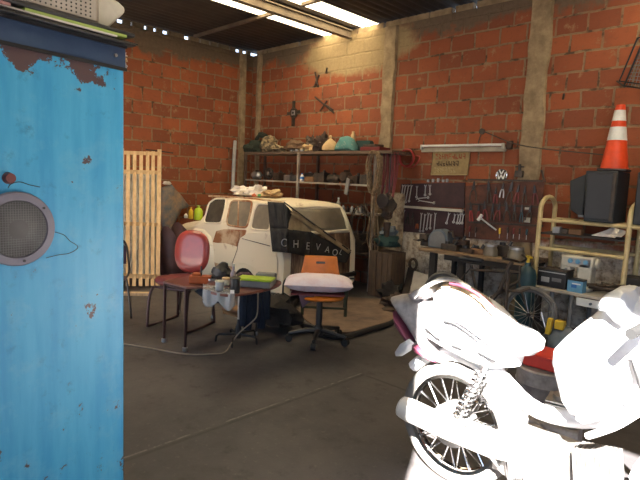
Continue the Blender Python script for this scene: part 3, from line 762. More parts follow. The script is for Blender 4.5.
# ================================================================== work tables
T = thing('side_table', 'low brown metal-legged table beside the red chair, end nearest the blue cabinet', 'table', (3.75, -3.55, 0))
tz = .55
tp = [PZ(*q, tz) for q in ((163, 281), (187, 287), (225, 286), (216, 277), (196, 274))]
obj('tabletop', B().prism([p - AZ * .018 for p in tp], (0, 0, .018)), 'table_brown', T, bevel=.004)
for (fx_, fy_, tx, ty) in ((164, 342, 165, 283), (185, 351, 186, 289), (213, 318, 213, 282), (179, 312, 182, 279)):
    f = PZ(fx_, fy_, .0); t_ = PZ(tx, ty, tz - .02)
    lg = obj('leg', B().tube([f + AZ * .03, f + (t_ - f) * .5, t_], [.013, .013, .014], 8), 'chair_tube', T)
    obj('rubber_foot', B().lathe([(.022, .001), (.024, .012), (.022, .032), (.012, .036)], f, 12), 'dull_alu', lg)
obj('apron', B().tube([PZ(165, 284, tz - .03), PZ(186, 290, tz - .03), PZ(213, 283, tz - .03)], .011, 6), 'chair_tube', T)
# second, rounded table with a steel foot
T2 = thing('pedestal_table', 'round brown table with a pale centre pole and black star foot', 'table', (4.16, -3.28, 0))
t2 = .585
pt = [PZ(*q, t2) for q in ((203, 287), (212, 292), (228, 294.5), (245, 293), (262, 290), (276, 286), (281, 281), (262, 277), (238, 276), (215, 278))]
obj('tabletop', B().prism([p - AZ * .02 for p in smooth_path(pt + [pt[0]], 3)[:-1]], (0, 0, .02)), 'table_brown', T2, bevel=.004)
f0 = PZ(238, 341, 0); tpp = Vector((f0.x, f0.y, t2 - .02))
obj('centre_pole', B().cyl(f0 + AZ * .06, tpp, .011, 10), 'steel', T2)
obj('foot_hub', B().lathe([(.028, .03), (.028, .12), (.016, .16), (.011, .2)], f0, 14), 'black_metal', T2)
for a in (20, 92, 164, 236, 308):
    d_ = Vector((math.cos(math.radians(a)), math.sin(math.radians(a)), 0))
    obj('foot', B().tube([f0 + AZ * .07, f0 + d_ * .17 + AZ * .065, f0 + d_ * .19 + AZ * .05, f0 + d_ * .195 + AZ * .002], .010, 8), 'black_metal', T2)
f = PZ(256, 335, 0)
lg = obj('leg', B().tube([f + AZ * .03, Vector((f.x, f.y, t2 - .02))], .010, 8), 'dark_steel', T2)
obj('rubber_foot', B().lathe([(.018, .001), (.020, .012), (.018, .03), (.010, .034)], f, 12), 'dull_alu', lg)
c = PZ(236, 313, .16)
b = B().prism([c + Vector((x, y, 0)) for x, y in ((-.20, -.02), (-.06, -.11), (.17, -.08), (.2, .02), (.05, .12), (-.14, .09))], (0, 0, .016)).box((c.x, c.y, c.z + .03), (.26, .10, .02), .3).box((c.x + .02, c.y, c.z + .048), (.18, .12, .014), -.2)
obj('lower_shelf', b, 'copper_card', T2, smooth=False)
# plastic sheet draped over the front edge
b = B()
def drape(u, v):
    px = 203 + 32 * u; p = PZ(px, 284 + 5 * u, t2 + .004); 
    ef = PZ(px, 289 + 5.0 * math.sin(min(u, .8) * 1.4), t2 + .006)
    if v < .5: return p + (ef - p) * (v / .5)
    k = (v - .5) / .5; hang = .06 + .07 * abs(math.sin(u * 5.2 + .6)) 
    return ef + (-AF) * .006 * (1 + 2 * math.sin(u * 16)) - AZ * hang * k
b.grid(drape, 26, 12)
solo('plastic_sheet', b, 'clear_film', 'crumpled translucent plastic sheet hanging over the left edge of the round table', 'sheet', solid=.003)

def jar(px, py, z, r, h, mt, nm, lab, cat, capm=None, cap=.0, neck=None):
    p = PZ(px, py, z); t_ = thing(nm, lab, cat, (p.x, p.y, z))
    prof = [(r * .94, 0), (r, .004), (r, h * .9), (r * .96, h), (.001, h)] if not neck else [(r * .94, 0), (r, .004), (r, h * .55), (r * .8, h * .66), (neck, h * .74), (neck, h), (.001, h)]
    obj('vessel', B().lathe(prof, p, 18), mt, t_)
    rr = (neck or r) * 1.12
    obj('lid', B().lathe([(rr, h - .004), (rr, h + cap), (rr * .9, h + cap + .003), (.001, h + cap + .003)], p, 18), capm or mt, t_)
    return t_
zt2 = t2 + .0015
jar(219.5, 290, zt2 + .006, .032, .065, 'grey_light', 'cup', 'pale grey cup on the plastic sheet, left on the round table', 'cup', 'old_white', .006)
jar(235, 292.5, zt2, .036, .105, 'black_plastic', 'tin_can', 'black can with a white label near the front of the round table', 'can', 'black_metal', .008)
p = PZ(233.5, 294, zt2); solo('label', B().box((p.x - .0, p.y - .012, zt2 + .018), (.03, .004, .028), .78), 'white_plastic', 'small white square stuck at the base of the black can', 'label')
jar(233, 284, zt2, .024, .15, 'pink_grey', 'bottle', 'slim pinkish bottle with a pale cap behind the black can', 'bottle', 'old_white', .012, .010)
jar(226, 285, zt2, .030, .05, 'old_white', 'jar', 'cream jar between the grey cup and the slim bottle', 'jar', 'wood_pale', .008)
# storage box with lime lid
c = PZ(256, 286.5, zt2)
bx = thing('storage_box', 'clear grey plastic box with a lime-green lid on the round table', 'box', (c.x, c.y, zt2))
an = .62
obj('box_body', B().box((c.x, c.y, zt2 + .028), (.26, .14, .055), an), 'grey_mid', bx, bevel=.008)
obj('lid', B().box((c.x, c.y, zt2 + .065), (.285, .16, .018), an), 'lime', bx, bevel=.006)
solo('toolbox', B().box((c.x - .04, c.y + .135, zt2 + .046), (.16, .09, .09), an), 'grey_mid', 'grey box behind the lime-lidded box on the round table', 'box', bevel=.01)
# things on the left table
c = PZ(201, 283, tz + .001)
ob = thing('tool_box', 'orange box with a thin dark handle on the low brown table', 'box', (c.x, c.y, tz + .001))
obj('box_body', B().box((c.x, c.y, tz + .034), (.18, .10, .062), .75).box((c.x - .03, c.y - .02, tz + .075), (.07, .07, .02), .75), 'orange_box', ob, bevel=.004)
obj('handle', B().cyl((c.x, c.y, tz + .06), (c.x, c.y, tz + .145), .007, 8), 'black_plastic', ob)
p = PZ(214, 284, tz + .001)
g = thing('angle_grinder', 'dark metal angle grinder lying between the orange box and the cups', 'tool', (p.x, p.y, tz))
obj('motor_body', B().tube([p + Vector((-.02, .0, .05)), p + Vector((.10, .09, .06))], [.030, .026], 12), 'iron', g)
obj('guard', B().lathe([(.055, -.008), (.055, .008), (.001, .01)], p + Vector((-.02, 0, .04)), 16), 'steel', g)
obj('side_handle', B().cyl(p + Vector((-.02, 0, .06)), p + Vector((-.07, .05, .12)), .012, 8), 'black_plastic', g)
p = PZ(212, 278, tz)
pc_ = PZ(222, 280, t2 + .002)
solo('black_case', B().blob((pc_.x, pc_.y, t2 + .067), (.19, .14, .15), 5, .25, 1.4, 18, 12), 'black_plastic', 'shiny black rounded case on the far edge of the round table', 'case')
p = PZ(222, 281, t2)
solo('work_glove', B().blob((p.x, p.y + .1, t2 + .03), (.16, .07, .045), 9, .5), 'old_white', 'cream work glove on the round table behind the cups', 'glove')
solo('cloth_bundle', B().blob((p.x + .10, p.y + .16, t2 + .035), (.18, .10, .06), 12, .5), 'purple_vinyl', 'dark purple cloth on the far edge of the round table', 'cloth')
# jeans and bags hanging / lying under the tables
b = B()
for i in range(6):
    px = 236 + i * 5.2; p = PZ(px, 296 - i * .6, .50); h = .36 + .05 * math.sin(i * 2)
    q = p + AF * .42
    b.tube([q + AZ * .02, q - AZ * h * .5 + AX * .01 * math.sin(i), q - AZ * h], [.03, .045, .035], 8)
solo('trousers', b, 'denim', 'dark blue denim trousers hanging under the round table', 'trousers')
p = PZ(197, 303, .30)
solo('bundle', B().blob((p.x + .0, p.y + .18, .36), (.42, .24, .15), 4, .4, 1.8, 18, 12, False), 'denim', 'blue-grey bundle stuffed under the seat of the red chair', 'cloth')
solo('black_bag', B().blob((3.76, -2.55, .16), (.55, .42, .32), 7, .35, 1.6, 18, 12), 'cloth_dark', 'slumped black bag on the floor between the tables and the car', 'bag')
# cord across the floor
cp = [PZ(118, 343, .008), PZ(150, 348, .008), PZ(185, 354, .008), PZ(212, 354, .008), PZ(225, 352, .01), PZ(232, 342, .05), PZ(240, 332, .12), PZ(252, 322, .22), PZ(257, 315, .30), PZ(258, 300, .47), PZ(258, 293, .575)]
solo('power_cord', B().tube(smooth_path(cp, 5), .006, 6), 'cord_beige', 'beige electric cord running from the round table across the floor to the left', 'cord')

# ================================================================== orange office chair with pillow
bc = PZ(318, 341, 0)
oc = thing('swivel_chair', 'orange plastic swivel chair on a black castor base', 'chair', (bc.x, bc.y, 0))
obj('column', B().cyl(bc + AZ * .10, bc + AZ * .40, .028, 14).lathe([(.045, .06), (.045, .13), (.03, .15)], bc, 14), 'black_plastic', oc)
for a in (-98, -26, 46, 118, 190):
    d_ = AX * math.cos(math.radians(a)) + AF * math.sin(math.radians(a))
    arm = obj('base_arm', B().tube([bc + AZ * .10, bc + d_ * .12 + AZ * .10, bc + d_ * .27 + AZ * .075], [.028, .024, .018], 8), 'black_plastic', oc)
    w0 = bc + d_ * .27; sd_ = Vector((-d_.y, d_.x, 0))
    obj('castor', B().cyl(w0 + sd_ * .022 + AZ * .032, w0 - sd_ * .022 + AZ * .032, .031, 14).cyl(w0 + AZ * .03, w0 + AZ * .075, .008, 8), 'rubber', arm)
sc = bc + AZ * .42
obj('seat', B().puff([sc + AX * (x + .015) + AF * y for x, y in sq(.20, .19, 28, .7)], .055, (0, 0, 1), 4), 'orange_plastic', oc)
obj('seat_pan', B().box(tuple(sc - AZ * .03), (.22, .2, .02), math.atan2(AX.y, AX.x)), 'black_metal', oc)
b = B()
bb = sc + AF * .20
def back(u, v): return bb + AX * ((u - .5) * (.40 - .10 * v) - .005) + AF * (.05 * v + .02 * (1 - (2 * u - 1) ** 2)) + AZ * (.06 + v * .265)
b.grid(back, 12, 8); obj('backrest', b, 'orange_plastic', oc, solid=.014, bevel=.003)
hb = bb + AZ * .262 + AF * .042 - AX * .005
obj('grip_slot', B().box(tuple(hb), (.085, .004, .020), math.atan2(AX.y, AX.x)), 'black_plastic', oc, bevel=.004)
obj('back_bracket', B().bar(sc - AZ * .02 + AF * .1, bb + AZ * .12 + AF * .04, .05, .012), 'black_metal', oc)
obj('armrest', B().tube(smooth_path([bb - AX * .33 - AF * .28 + AZ * .02, bb - AX * .33 - AF * .10 + AZ * .10, bb - AX * .26 + AF * .05 + AZ * .115, bb + AF * .07 + AZ * .10, bb + AX * .32 + AF * .02 + AZ * .13], 5), .009, 8), 'black_metal', oc)
bd = sc + AZ * .038 - AX * .02
solo('seat_board', B().box(tuple(bd), (.47, .32, .016), math.atan2(AX.y, AX.x)), 'maroon_vinyl', 'dark purple-brown board lying on the orange chair seat', 'board', bevel=.004)
b = B()
def pil(u, v, s):
    x = (u - .5) * 2; y = (v - .5) * 2; k = max(0, (1 - abs(x) ** 3.2) * (1 - abs(y) ** 2.6)) ** .5
    return sc + AX * (x * .30 - .015) + AF * (y * .175 - .03) + AZ * (.125 + s * .075 * k + .006 * noise.noise(Vector((x * 4, y * 4, s))) * k)
b.grid(lambda u, v: pil(u, v, 1), 24, 12).grid(lambda u, v: pil(u, v, -1), 24, 12)
solo('pillow', b, 'pillow_cloth', 'faded pink and lilac pillow lying on the orange swivel chair', 'pillow')
cl = sc - AX * .19 - AF * .15
solo('rag', B().prism([cl + AZ * .046, cl + AX * .16 + AZ * .046, cl + AX * .10 - AZ * .02, cl + AX * .04 - AZ * .085], AF * .012), 'purple_vinyl', 'dark rag hanging from the front left corner of the orange chair seat', 'rag', bevel=.003)
# green steel stand and wooden crate behind the chair
st_ = thing('metal_stand', 'low dark green metal frame stand behind the orange swivel chair', 'stand', (4.2, -1.75, 0))
a_, b_ = PZ(302, 316, 0), PZ(345, 318, 0); dn = (b_ - a_).normalized(); dk = Vector((-dn.y, dn.x, 0)) * .3; Ls = (b_ - a_)
for p in (a_, b_, a_ + dk, b_ + dk): obj('leg', B().bar(p, p + AZ * .34, .025, .025), 'cloth_green', st_, smooth=False)
obj('frame', B().bar(a_ + AZ * .33, b_ + AZ * .33, .025, .025).bar(a_ + AZ * .1, b_ + AZ * .1, .025, .02).bar(a_ + dk + AZ * .33, b_ + dk + AZ * .33, .025, .025).bar(a_ + AZ * .33, a_ + dk + AZ * .33, .025, .025).bar(b_ + AZ * .33, b_ + dk + AZ * .33, .025, .025), 'cloth_green', st_, smooth=False)

# brown mat with a thick hose round it
mp_ = [(297, 309), (305, 320), (318, 330), (335, 334), (352, 333), (372, 327), (390, 322), (398, 316), (392, 305), (380, 300), (350, 298), (320, 300)]
b = B().prism([PZ(x, y, .002) for x, y in mp_], (0, 0, .014))
solo('floor_mat', b, 'mat_brown', 'worn brown mat on the floor right of the orange swivel chair', 'mat', bevel=.004)
hp = [(296, 300), (292, 308), (297, 318), (306, 326), (320, 333), (338, 337), (355, 334), (372, 329), (386, 325), (396, 320), (402, 314)]
solo('hose', B().tube(smooth_path([PZ(x, y, .030) for x, y in hp], 5), .026, 8), 'rubber', 'thick black hose curling round the front edge of the brown mat', 'hose')

# ================================================================== shelving on the back wall
YS = -.45
ZS = (1.865, 1.42, 1.03)
sh = thing('shelving_unit', 'long rusty steel shelving unit behind the car, loaded with parts', 'shelves', (1.9, -.24, 0))
xa, xb, xc = .42, 3.12, 3.46
obj('shelf_board', B().box(((xa + xc) / 2, -.235, ZS[0] - .02), (xc - xa, .43, .04)), 'shelf_board', sh, smooth=False)
obj('shelf_board', B().box(((xa + xb) / 2, -.235, ZS[1] - .012), (xb - xa, .43, .024)), 'shelf_light', sh, smooth=False)
obj('shelf_board', B().box(((xa + xb) / 2, -.235, ZS[2] - .012), (xb - xa, .43, .024)), 'shelf_light', sh, smooth=False)
obj('shelf_board', B().box(((xa + xb) / 2, -.235, .48), (xb - xa, .43, .024)), 'shelf_board', sh, smooth=False)
for x in (.44, PY(297, 190, YS).x, PY(373, 200, YS).x):
    for y in (-.44, -.03):
        obj('post', B().bar((x, y, 0), (x, y, 1.845), .035, .035), 'shelf_steel' if y > -.2 else 'shelf_light' if x > 1 else 'shelf_steel', sh, smooth=False)
def sx(px, py, y=-.28): return PY(px, py, y).x

def heap(px0, px1, z, h, mt, nm, lab, cat, seed, depth=.28, y=-.26, amp=.35, f=1.8):
    x0 = PY(px0, 150, y).x; x1 = PY(px1, 150, y).x
    b = B().blob(((x0 + x1) / 2, y, z + h * .38), (abs(x1 - x0), depth, h * 1.25), seed, amp, f, 20, 14)
    zm = min(v[2] for v in b.v); b.v = [(v[0], min(v[1], -.02), v[2] - zm + z + .002) for v in b.v]
    return solo(nm, b, mt, lab, cat)
z = ZS[0]
heap(246, 262, z, .20, 'cloth_green', 'coat', 'dark green coat heaped at the left end of the top shelf', 'coat', 1)
solo('coat_sleeve', B().tube(smooth_path([(sx(252, 150), -.2, z + .02 + .2), (sx(256, 150), -.2, z + .30), (sx(262, 150), -.2, z + .26)], 4), [.03] * 4 + [.05] * 5, 8), 'cloth_green', 'rolled dark green garment standing above the coat on the top shelf', 'garment')
heap(263, 276, z, .24, 'camo', 'camouflage_cloth', 'crumpled beige camouflage cloth on the top shelf', 'cloth', 4)
heap(276, 285, z, .10, 'camo', 'camouflage_cloth', 'low fold of beige camouflage cloth right of the bigger crumpled one', 'cloth', 14)
heap(287, 306, z, .16, 'sack_brown', 'sack', 'flat brown sack near the middle of the top shelf', 'sack', 6)
heap(304, 314, z, .11, 'cloth_cream', 'rag', 'small cream rag on the top shelf right of the brown sack', 'rag', 7)
heap(308, 318, z, .22, 'iron', 'engine_part', 'dark lumpy engine part behind the cream rag on the top shelf', 'engine part', 8, .2, -.16, .5, 2.6)
heap(317, 328, z, .24, 'iron_brown', 'engine_part', 'taller dark brown engine part left of the knotted cream bag', 'engine part', 9, .25, -.2, .5, 2.6)
def knot_bag(px, y, z, r, h, mt, nm, lab, tie=.1):
    x = PY(px, 150, y).x
    return solo(nm, B().lathe([(r * .7, 0), (r, .02), (r * .98, h * .3), (r * .62, h * .58), (r * .22, h * .76), (r * .13, h * .8), (r * .2, h * .92), (r * .1, h), (.002, h)], (x, y, z + .001), 18, wob=tie), mt, lab, 'bag')
knot_bag(330, -.33, z, .115, .23, 'cloth_cream', 'knotted_bag', 'cream cloth bag with a knotted top on the top shelf', .25)
x = PY(347, 150, -.28).x
solo('printed_bag', B().puff([(x - .19, -.30, z + .003), (x + .19, -.30, z + .003), (x + .175, -.30, z + .08), (x + .10, -.30, z + .18), (x + .02, -.30, z + .215), (x - .07, -.30, z + .20), (x - .15, -.30, z + .10)], .2), 'teal_print', 'teal printed bag on the top shelf right of the knotted cream bag', 'bag')
solo('cream_bottle', B().lathe([(.035, 0), (.035, .04), (.022, .06), (.022, .09), (.001, .092)], (x - .02, -.14, z + .205), 12).cyl((x - .02, -.14, z + .002), (x - .02, -.14, z + .205), .04, 12), 'cloth_cream', 'cream bottle standing behind the teal printed bag', 'bottle')
b = B().prism([(x + .13, -.20, z + .003), (x + .36, -.20, z + .12), (x + .33, -.20, z + .155), (x + .08, -.20, z + .16)], (0, .08, 0)); solo('cloth', b, 'teal_dark', 'dark teal cloth folded beside the teal printed bag', 'cloth', bevel=.01)
xr = PY(376, 150, -.28).x
solo('tool_case', B().box((xr - .02, -.27, z + .028), (.32, .25, .05), .03), 'red_dark', 'flat dark red case on the right end of the top shelf', 'case', bevel=.008)
solo('tool_case', B().box((xr - .05, -.28, z + .074), (.22, .18, .035), -.08), 'iron', 'black flat box on top of the flat dark red case', 'box', bevel=.006)
for i, px in enumerate((292, 297, 302)):
    x = PY(px, 150, -.40).x
    solo('bearing', B().lathe([(.016, 0), (.034, .002), (.034, .028), (.016, .03)], (x, -.40, z + .001), 14), 'dull_alu', ['shiny bearing ring at the front edge of the top shelf, leftmost of three', 'shiny bearing ring at the front edge of the top shelf, middle of three', 'shiny bearing ring at the front edge of the top shelf, rightmost of three'][i], 'bearing')

def motor(x, y, z, r, L, mt, nm, lab, cat='motor', ax='X'):
    t_ = thing(nm, lab, cat, (x, y, z)); c = Vector((x, y, z + r + .012))
    obj('housing', B().lathe([(r * .5, -L / 2), (r * .85, -L / 2 + .004), (r, -L * .38), (r, L * .3), (r * .8, L * .38), (r * .45, L / 2)], c, 18, ax), mt, t_)
    d_ = Vector((1, 0, 0)) if ax == 'X' else Vector((0, 1, 0))
    obj('shaft', B().cyl(c + d_ * L * .45, c + d_ * L * .72, r * .16, 10), 'steel', t_)
    obj('mounting_foot', B().box((x, y, z + .008), (L * .6 if ax == 'X' else r * 1.5, r * 1.5 if ax == 'X' else L * .6, .014)), 'iron', t_)
    obj('terminal_box', B().box((x, y, z + 2 * r + .02), (r * .7, r * .7, r * .45)), 'iron_brown', t_)
    return t_
z = ZS[1]
x = PY(257, 180, -.3).x
motor(x, -.30, z, .06, .20, 'dull_alu', 'alternator', 'grey alternator at the left end of the second shelf', 'alternator')
x = PY(269, 180, -.32).x
t_ = thing('flywheel', 'round iron flywheel standing on the second shelf right of the alternator', 'flywheel', (x, -.32, z))
obj('rim', B().ring((x, -.32, z + .104), .078, .022, 'Y', 26, 8), 'iron', t_); obj('hub', B().cyl((x, -.35, z + .104), (x, -.29, z + .104), .03, 14), 'dull_alu', t_)
obj('spoke', B().bar((x - .07, -.32, z + .104), (x + .07, -.32, z + .104), .014, .02).bar((x, -.32, z + .04), (x, -.32, z + .17), .014, .02), 'iron', t_)
for i, (px, w_, h_, mt, lab) in enumerate(((279, .15, .12, 'iron_brown', 'low brown engine part right of the flywheel on the second shelf'), (290, .14, .09, 'dull_alu', 'low pale engine part on the second shelf beside the rusty post'),
        (312, .22, .075, 'copper_card', 'low tan engine part right of the blue and white bottle'), (322, .19, .14, 'iron', 'black engine part in the middle of the second shelf'), (356, .19, .11, 'iron_brown', 'rusty engine part second from the right end of the second shelf'), (367, .15, .13, 'iron', 'black engine part at the right end of the second shelf'))):
    x = PY(px, 181, -.3).x
    t_ = thing('engine_part', lab, 'engine part', (x, -.3, z))
    obj('casting', B().box((x, -.3, z + h_ / 2 + .001), (w_, .15, h_), .2 * math.sin(i * 3)).cyl((x - w_ * .2, -.36, z + h_ * .6), (x - w_ * .2, -.22, z + h_ * .6), h_ * .42, 12), mt, t_, bevel=.006)
    obj('flange', B().lathe([(.028, 0), (.045, .003), (.045, .014), (.02, .016), (.02, .04), (.001, .041)], (x + w_ * .2, -.3, z + h_), 12), 'iron', t_)
def bottle(px, y, z, r, h, mt, cap, lab, nm='bottle'):
    x = PY(px, 190, y).x; t_ = thing(nm, lab, 'bottle', (x, y, z))
    obj('bottle_body', B().lathe([(r * .9, .001), (r, .006), (r, h * .6), (r * .45, h * .78), (r * .38, h * .9), (.001, h * .9)], (x, y, z), 14), mt, t_)
    obj('cap', B().lathe([(r * .45, h * .88), (r * .45, h), (.001, h + .001)], (x, y, z), 12), cap, t_); return t_
t_ = bottle(301.5, -.40, z, .033, .125, 'bag_white', 'blue_bright', 'blue and white plastic bottle on the second shelf')
obj('label', B().lathe([(.034, .035), (.0345, .04), (.0345, .072), (.034, .075)], t_.location, 14), 'blue_bright', t_)
x = PY(309, 175, -.15).x
t_ = thing('air_filter', 'dark oval air filter on the second shelf behind the tan part', 'filter', (x, -.13, z))
obj('drum', B().lathe([(.11, .001), (.12, .01), (.12, .10), (.10, .13), (.03, .14), (.001, .14)], (x, -.13, z), 20, sy=.7), 'iron', t_); obj('wing_nut', B().box((x, -.13, z + .147), (.05, .01, .014)), 'dull_alu', t_)
motor(PY(334, 181, -.3).x, -.3, z, .055, .22, 'iron', 'electric_motor', 'small black electric motor on the second shelf, below the knotted cream bag')
motor(PY(346, 181, -.3).x, -.3, z, .075, .17, 'iron_brown', 'electric_motor', 'larger brown-black electric motor on the second shelf, below the teal bag', ax='Y')
x = PY(347, 187, -.475).x
t_ = thing('hanging_bracket', 'grey metal bracket hooked over the front edge of the second shelf', 'bracket', (x, -.475, z - .12))
obj('plate', B().prism([(x - .05, -.468, z - .14), (x + .01, -.468, z - .15), (x + .05, -.468, z + .06), (x - .01, -.468, z + .08)], (0, -.01, 0)), 'grey_mid', t_); obj('hook', B().tube([(x + .02, -.47, z + .02), (x + .02, -.47, z + .05), (x + .02, -.40, z + .05), (x + .02, -.38, z + .006)], .006, 6), 'dark_steel', t_)

z = ZS[2]
rows3 = [(339, .030, .19, 'old_white', 'tall pale slim bottle, leftmost and tallest on the third shelf'), (344, .028, .10, 'grey_light', 'short grey bottle next to the tall pale one on the third shelf'), (348.5, .030, .085, 'iron_brown', 'squat brown bottle left of the clear pair on the third shelf'),
         (353, .028, .10, 'grey_light', 'left one of two grey bottles in the middle right of the third shelf'), (357.5, .026, .085, 'old_white', 'small cream bottle right of the grey pair on the third shelf'), (362, .030, .12, 'grey_mid', 'dark grey bottle second from the right post on the third shelf'), (366.5, .028, .14, 'iron', 'black bottle against the right post on the third shelf')]
for px, r, h, mt, lab in rows3: bottle(px, -.38, z, r, h, mt, 'white_plastic' if px < 340 else 'iron', lab)
for i, (px, w_, mt, lab) in enumerate(((330, .2, 'iron', 'black box on the third shelf left of the tall pale bottle'), (318, .2, 'iron_brown', 'brown box on the third shelf seen over the car roof'))):
    x = PY(px, 210, -.2).x
    solo('box', B().box((x, -.2, z + .05), (w_, .2, .098)), mt, lab, 'box', bevel=.008)
for i, (px, w_, h_, mt, lab) in enumerate(((360, .34, .26, 'iron', 'black crate on the lowest shelf near the right post'), (342, .3, .2, 'iron_brown', 'brown crate on the lowest shelf right of the car'))):
    x = PY(px, 250, -.24).x
    solo('crate', B().box((x, -.24, .494 + h_ / 2), (w_, .36, h_)).box((x, -.425, .494 + h_ * .3), (w_ + .01, .01, .03)).box((x, -.425, .494 + h_ * .75), (w_ + .01, .01, .03)), mt, lab, 'crate', smooth=False)
b = B()
for i, (px, rr) in enumerate(((358, .13), (361, .16), (364, .12))):
    c = PY(px, 222 + 3 * i, -.49); b.ring(c, rr, .009, 'Y', 24, 6, rr * 1.6)
solo('cable_loops', b, 'iron', 'thin black cable loops hanging in front of the shelves right of the car', 'cable')

# coiled rope, hung cables, starter, helmet
YC = -.52
c = PY(374, 172, YC); b = B()
for i in range(9):
    ph = i * .7; rr = .150 + .022 * math.sin(i * 2.1)
    pts = []
    for k in range(26):
        a = 2 * PI * k / 26; s = math.sin(a); xx = rr * math.cos(a) * (.75 + .10 * math.sin(i)) * (.62 + .38 * (s + 1) / 2 if s > 0 else .62); pts.append(c + Vector((xx + .012 * math.sin(ph), .012 * (i - 4), .27 * s + .02 * math.cos(ph) - .02)))
    b.tube(pts, .0085, 6, True)
for i in range(4):
    x = c.x + (-.03, .0, .04, .07)[i]; b.tube(smooth_path([(x, YC, c.z - .2), (x + .02, YC - .01, c.z - .5), (x - .03 + .03 * i, YC, c.z - .85), (x + .05, YC, c.z - 1.05)], 5), .0075, 6)
solo('rope', b, 'rope', 'big coil of tan rope hanging from the right end of the top shelf', 'rope')
solo('hook', B().tube([(c.x, -.46, ZS[0] - .05), (c.x, -.50, ZS[0] - .05), (c.x, YC, c.z + .24)], .008, 6), 'dark_steel', 'steel hook holding the coil of tan rope', 'hook')
for i, (px, L, mt, lab) in enumerate(((384, .60, 'maroon_vinyl', 'dark red cable hanging from the top shelf, nearest the tan rope'), (388, .75, 'red_dark', 'longest dark red cable hanging under the red case'), (391.5, .55, 'maroon_vinyl', 'dark maroon cable hanging second from the right beside the wall coil'), (395, .66, 'red_dark', 'dark red cable hanging nearest the red coil on the wall'))):
    p = PY(px, 153, -.40); b = B()
    b.tube(smooth_path([(p.x, -.40, 1.84), (p.x + .015, -.40, 1.84 - L * .4), (p.x - .01, -.40, 1.84 - L)], 5), .011, 6)
    b.tube(smooth_path([(p.x + .03, -.38, 1.84), (p.x + .035, -.38, 1.84 - L * .4), (p.x - .01, -.40, 1.84 - L)], 5), .011, 6)
    solo('hanging_cable', b, mt, lab, 'cable')
c = PY(388, 208, -.62)
t_ = thing('hanging_engine_part', 'heavy black engine part hung on a chain beside the peeling plaster pillar', 'engine part', (c.x, -.62, c.z - .3))
obj('crankcase', B().blob(c, (.15, .16, .30), 7, .5, 2.4, 18, 14, False), 'iron', t_)
obj('pulley', B().lathe([(.03, -.02), (.085, -.018), (.072, 0), (.085, .018), (.03, .02)], c + Vector((0, -.11, .09)), 20, 'Y'), 'dark_steel', t_)
obj('tail_shaft', B().tube([c - AZ * .18, c - AZ * .36], [.05, .03], 10), 'iron_brown', t_)
obj('chain', B().tube([c + AZ * .18, (c.x, -.62, 1.80), (c.x, -.40, 1.82)], .008, 6), 'dark_steel', t_)
# wooden crate and dusty teal machine on it
c = PY(381, 292, -.50)
wc = thing('wooden_crate', 'tall brown wooden crate standing between the shelves and the plaster pillar', 'crate', (c.x, -.50, 0))
xk = PY(384, 268, -.45).x + .04
obj('box_body', B().box((xk, -.44, .29), (.36, .30, .58)), 'crate_wood', wc, bevel=.006)
for k in (-.09, .0, .09): obj('batten', B().box((xk + k, -.595, .29), (.07, .01, .56)), 'crate_wood', wc, smooth=False)
c = PY(381, 240, -.46)
t_ = thing('compressor', 'dusty dark teal compressor sitting on the wooden crate', 'compressor', (xk, -.46, .585))
obj('tank', B().blob((xk, -.46, .70), (.34, .26, .20), 3, .2, 2, 20, 12), 'teal_dark', t_)
obj('motor_head', B().blob((xk + .02, -.46, .83), (.22, .2, .14), 5, .3, 2, 16, 12), 'grey_blue', t_)
obj('fan_guard', B().ring((xk - .08, -.60, .72), .06, .008, 'Y', 20, 6), 'iron', t_)

# ================================================================== on the back wall
c = PY(293.5, 113, -.035)
t_ = thing('wall_ornament', 'dark metal cross-shaped gear hung high on the back wall above the shelves', 'wall ornament', (c.x, -.03, c.z - .17))
obj('gear_plate', B().lathe([(.085, -.012), (.085, .012)], c, 8, 'Y'), 'iron', t_)
for dx, dz, L, w_ in ((0, 1, .19, .05), (0, -1, .21, .06), (1, .1, .15, .05), (-1, -.05, .15, .05)):
    v_ = Vector((dx, 0, dz)).normalized(); obj('arm', B().bar(c + v_ * .06, c + v_ * L, .02, w_), 'iron', t_, smooth=False)
obj('hub_plate', B().box((c.x + .015, c.y - .02, c.z), (.075, .012, .075)), 'dull_alu', t_, bevel=.003); obj('hub_hole', B().cyl((c.x + .015, c.y - .03, c.z), (c.x + .015, c.y - .024, c.z), .02, 12), 'black_plastic', t_)
for px, py, lab, segs in ((324, 105, 'crossed thin iron rods hung on the back wall right of the gear ornament', ((-9, -8, 10, 8), (-4, 6, 3, -4), (2, 0, 9, 5))), (316, 80, 'small forked iron rods near the top of the back wall', ((-1, -8, 2, 7), (-2, 7, 3, -5)))):
    b = B()
    for (a, b1, c1, d1) in segs: b.cyl(PY(px + a, py + b1, -.03), PY(px + c1, py + d1, -.022), .013, 8)
    solo('iron_rods', b, 'iron_brown', lab, 'rods')
for (px, py, lab) in ((326, 71, 'iron spike stuck in the back wall above the forked rods'), (563, 97, 'rusty iron bracket stub in the back wall right of the second concrete post')):
    b = B().cyl(PY(px, py + 2, -.001), PY(px + 1, py - 3, -.05), .012, 6)
    solo('wall_spike', b, 'iron', lab, 'spike')

# red coil on wall
c = PY(407.5, 158, -.03)
b = B()
for i in range(4): b.ring(c + Vector((.006 * i - .01, -.012 * i, .004 * math.sin(i * 3))), .115 - .006 * (i % 2), .011, 'Y', 30, 6)
b.tube(smooth_path([c + Vector((.1, -.01, .03)), c + Vector((.2, -.01, .01)), c + Vector((.12, -.01, -.11)), c + Vector((.02, -.01, -.12))], 4), .008, 6)
solo('air_hose_coil', b, 'red_cable', 'coiled red air hose hung on the brick wall left of the lamp', 'hose')
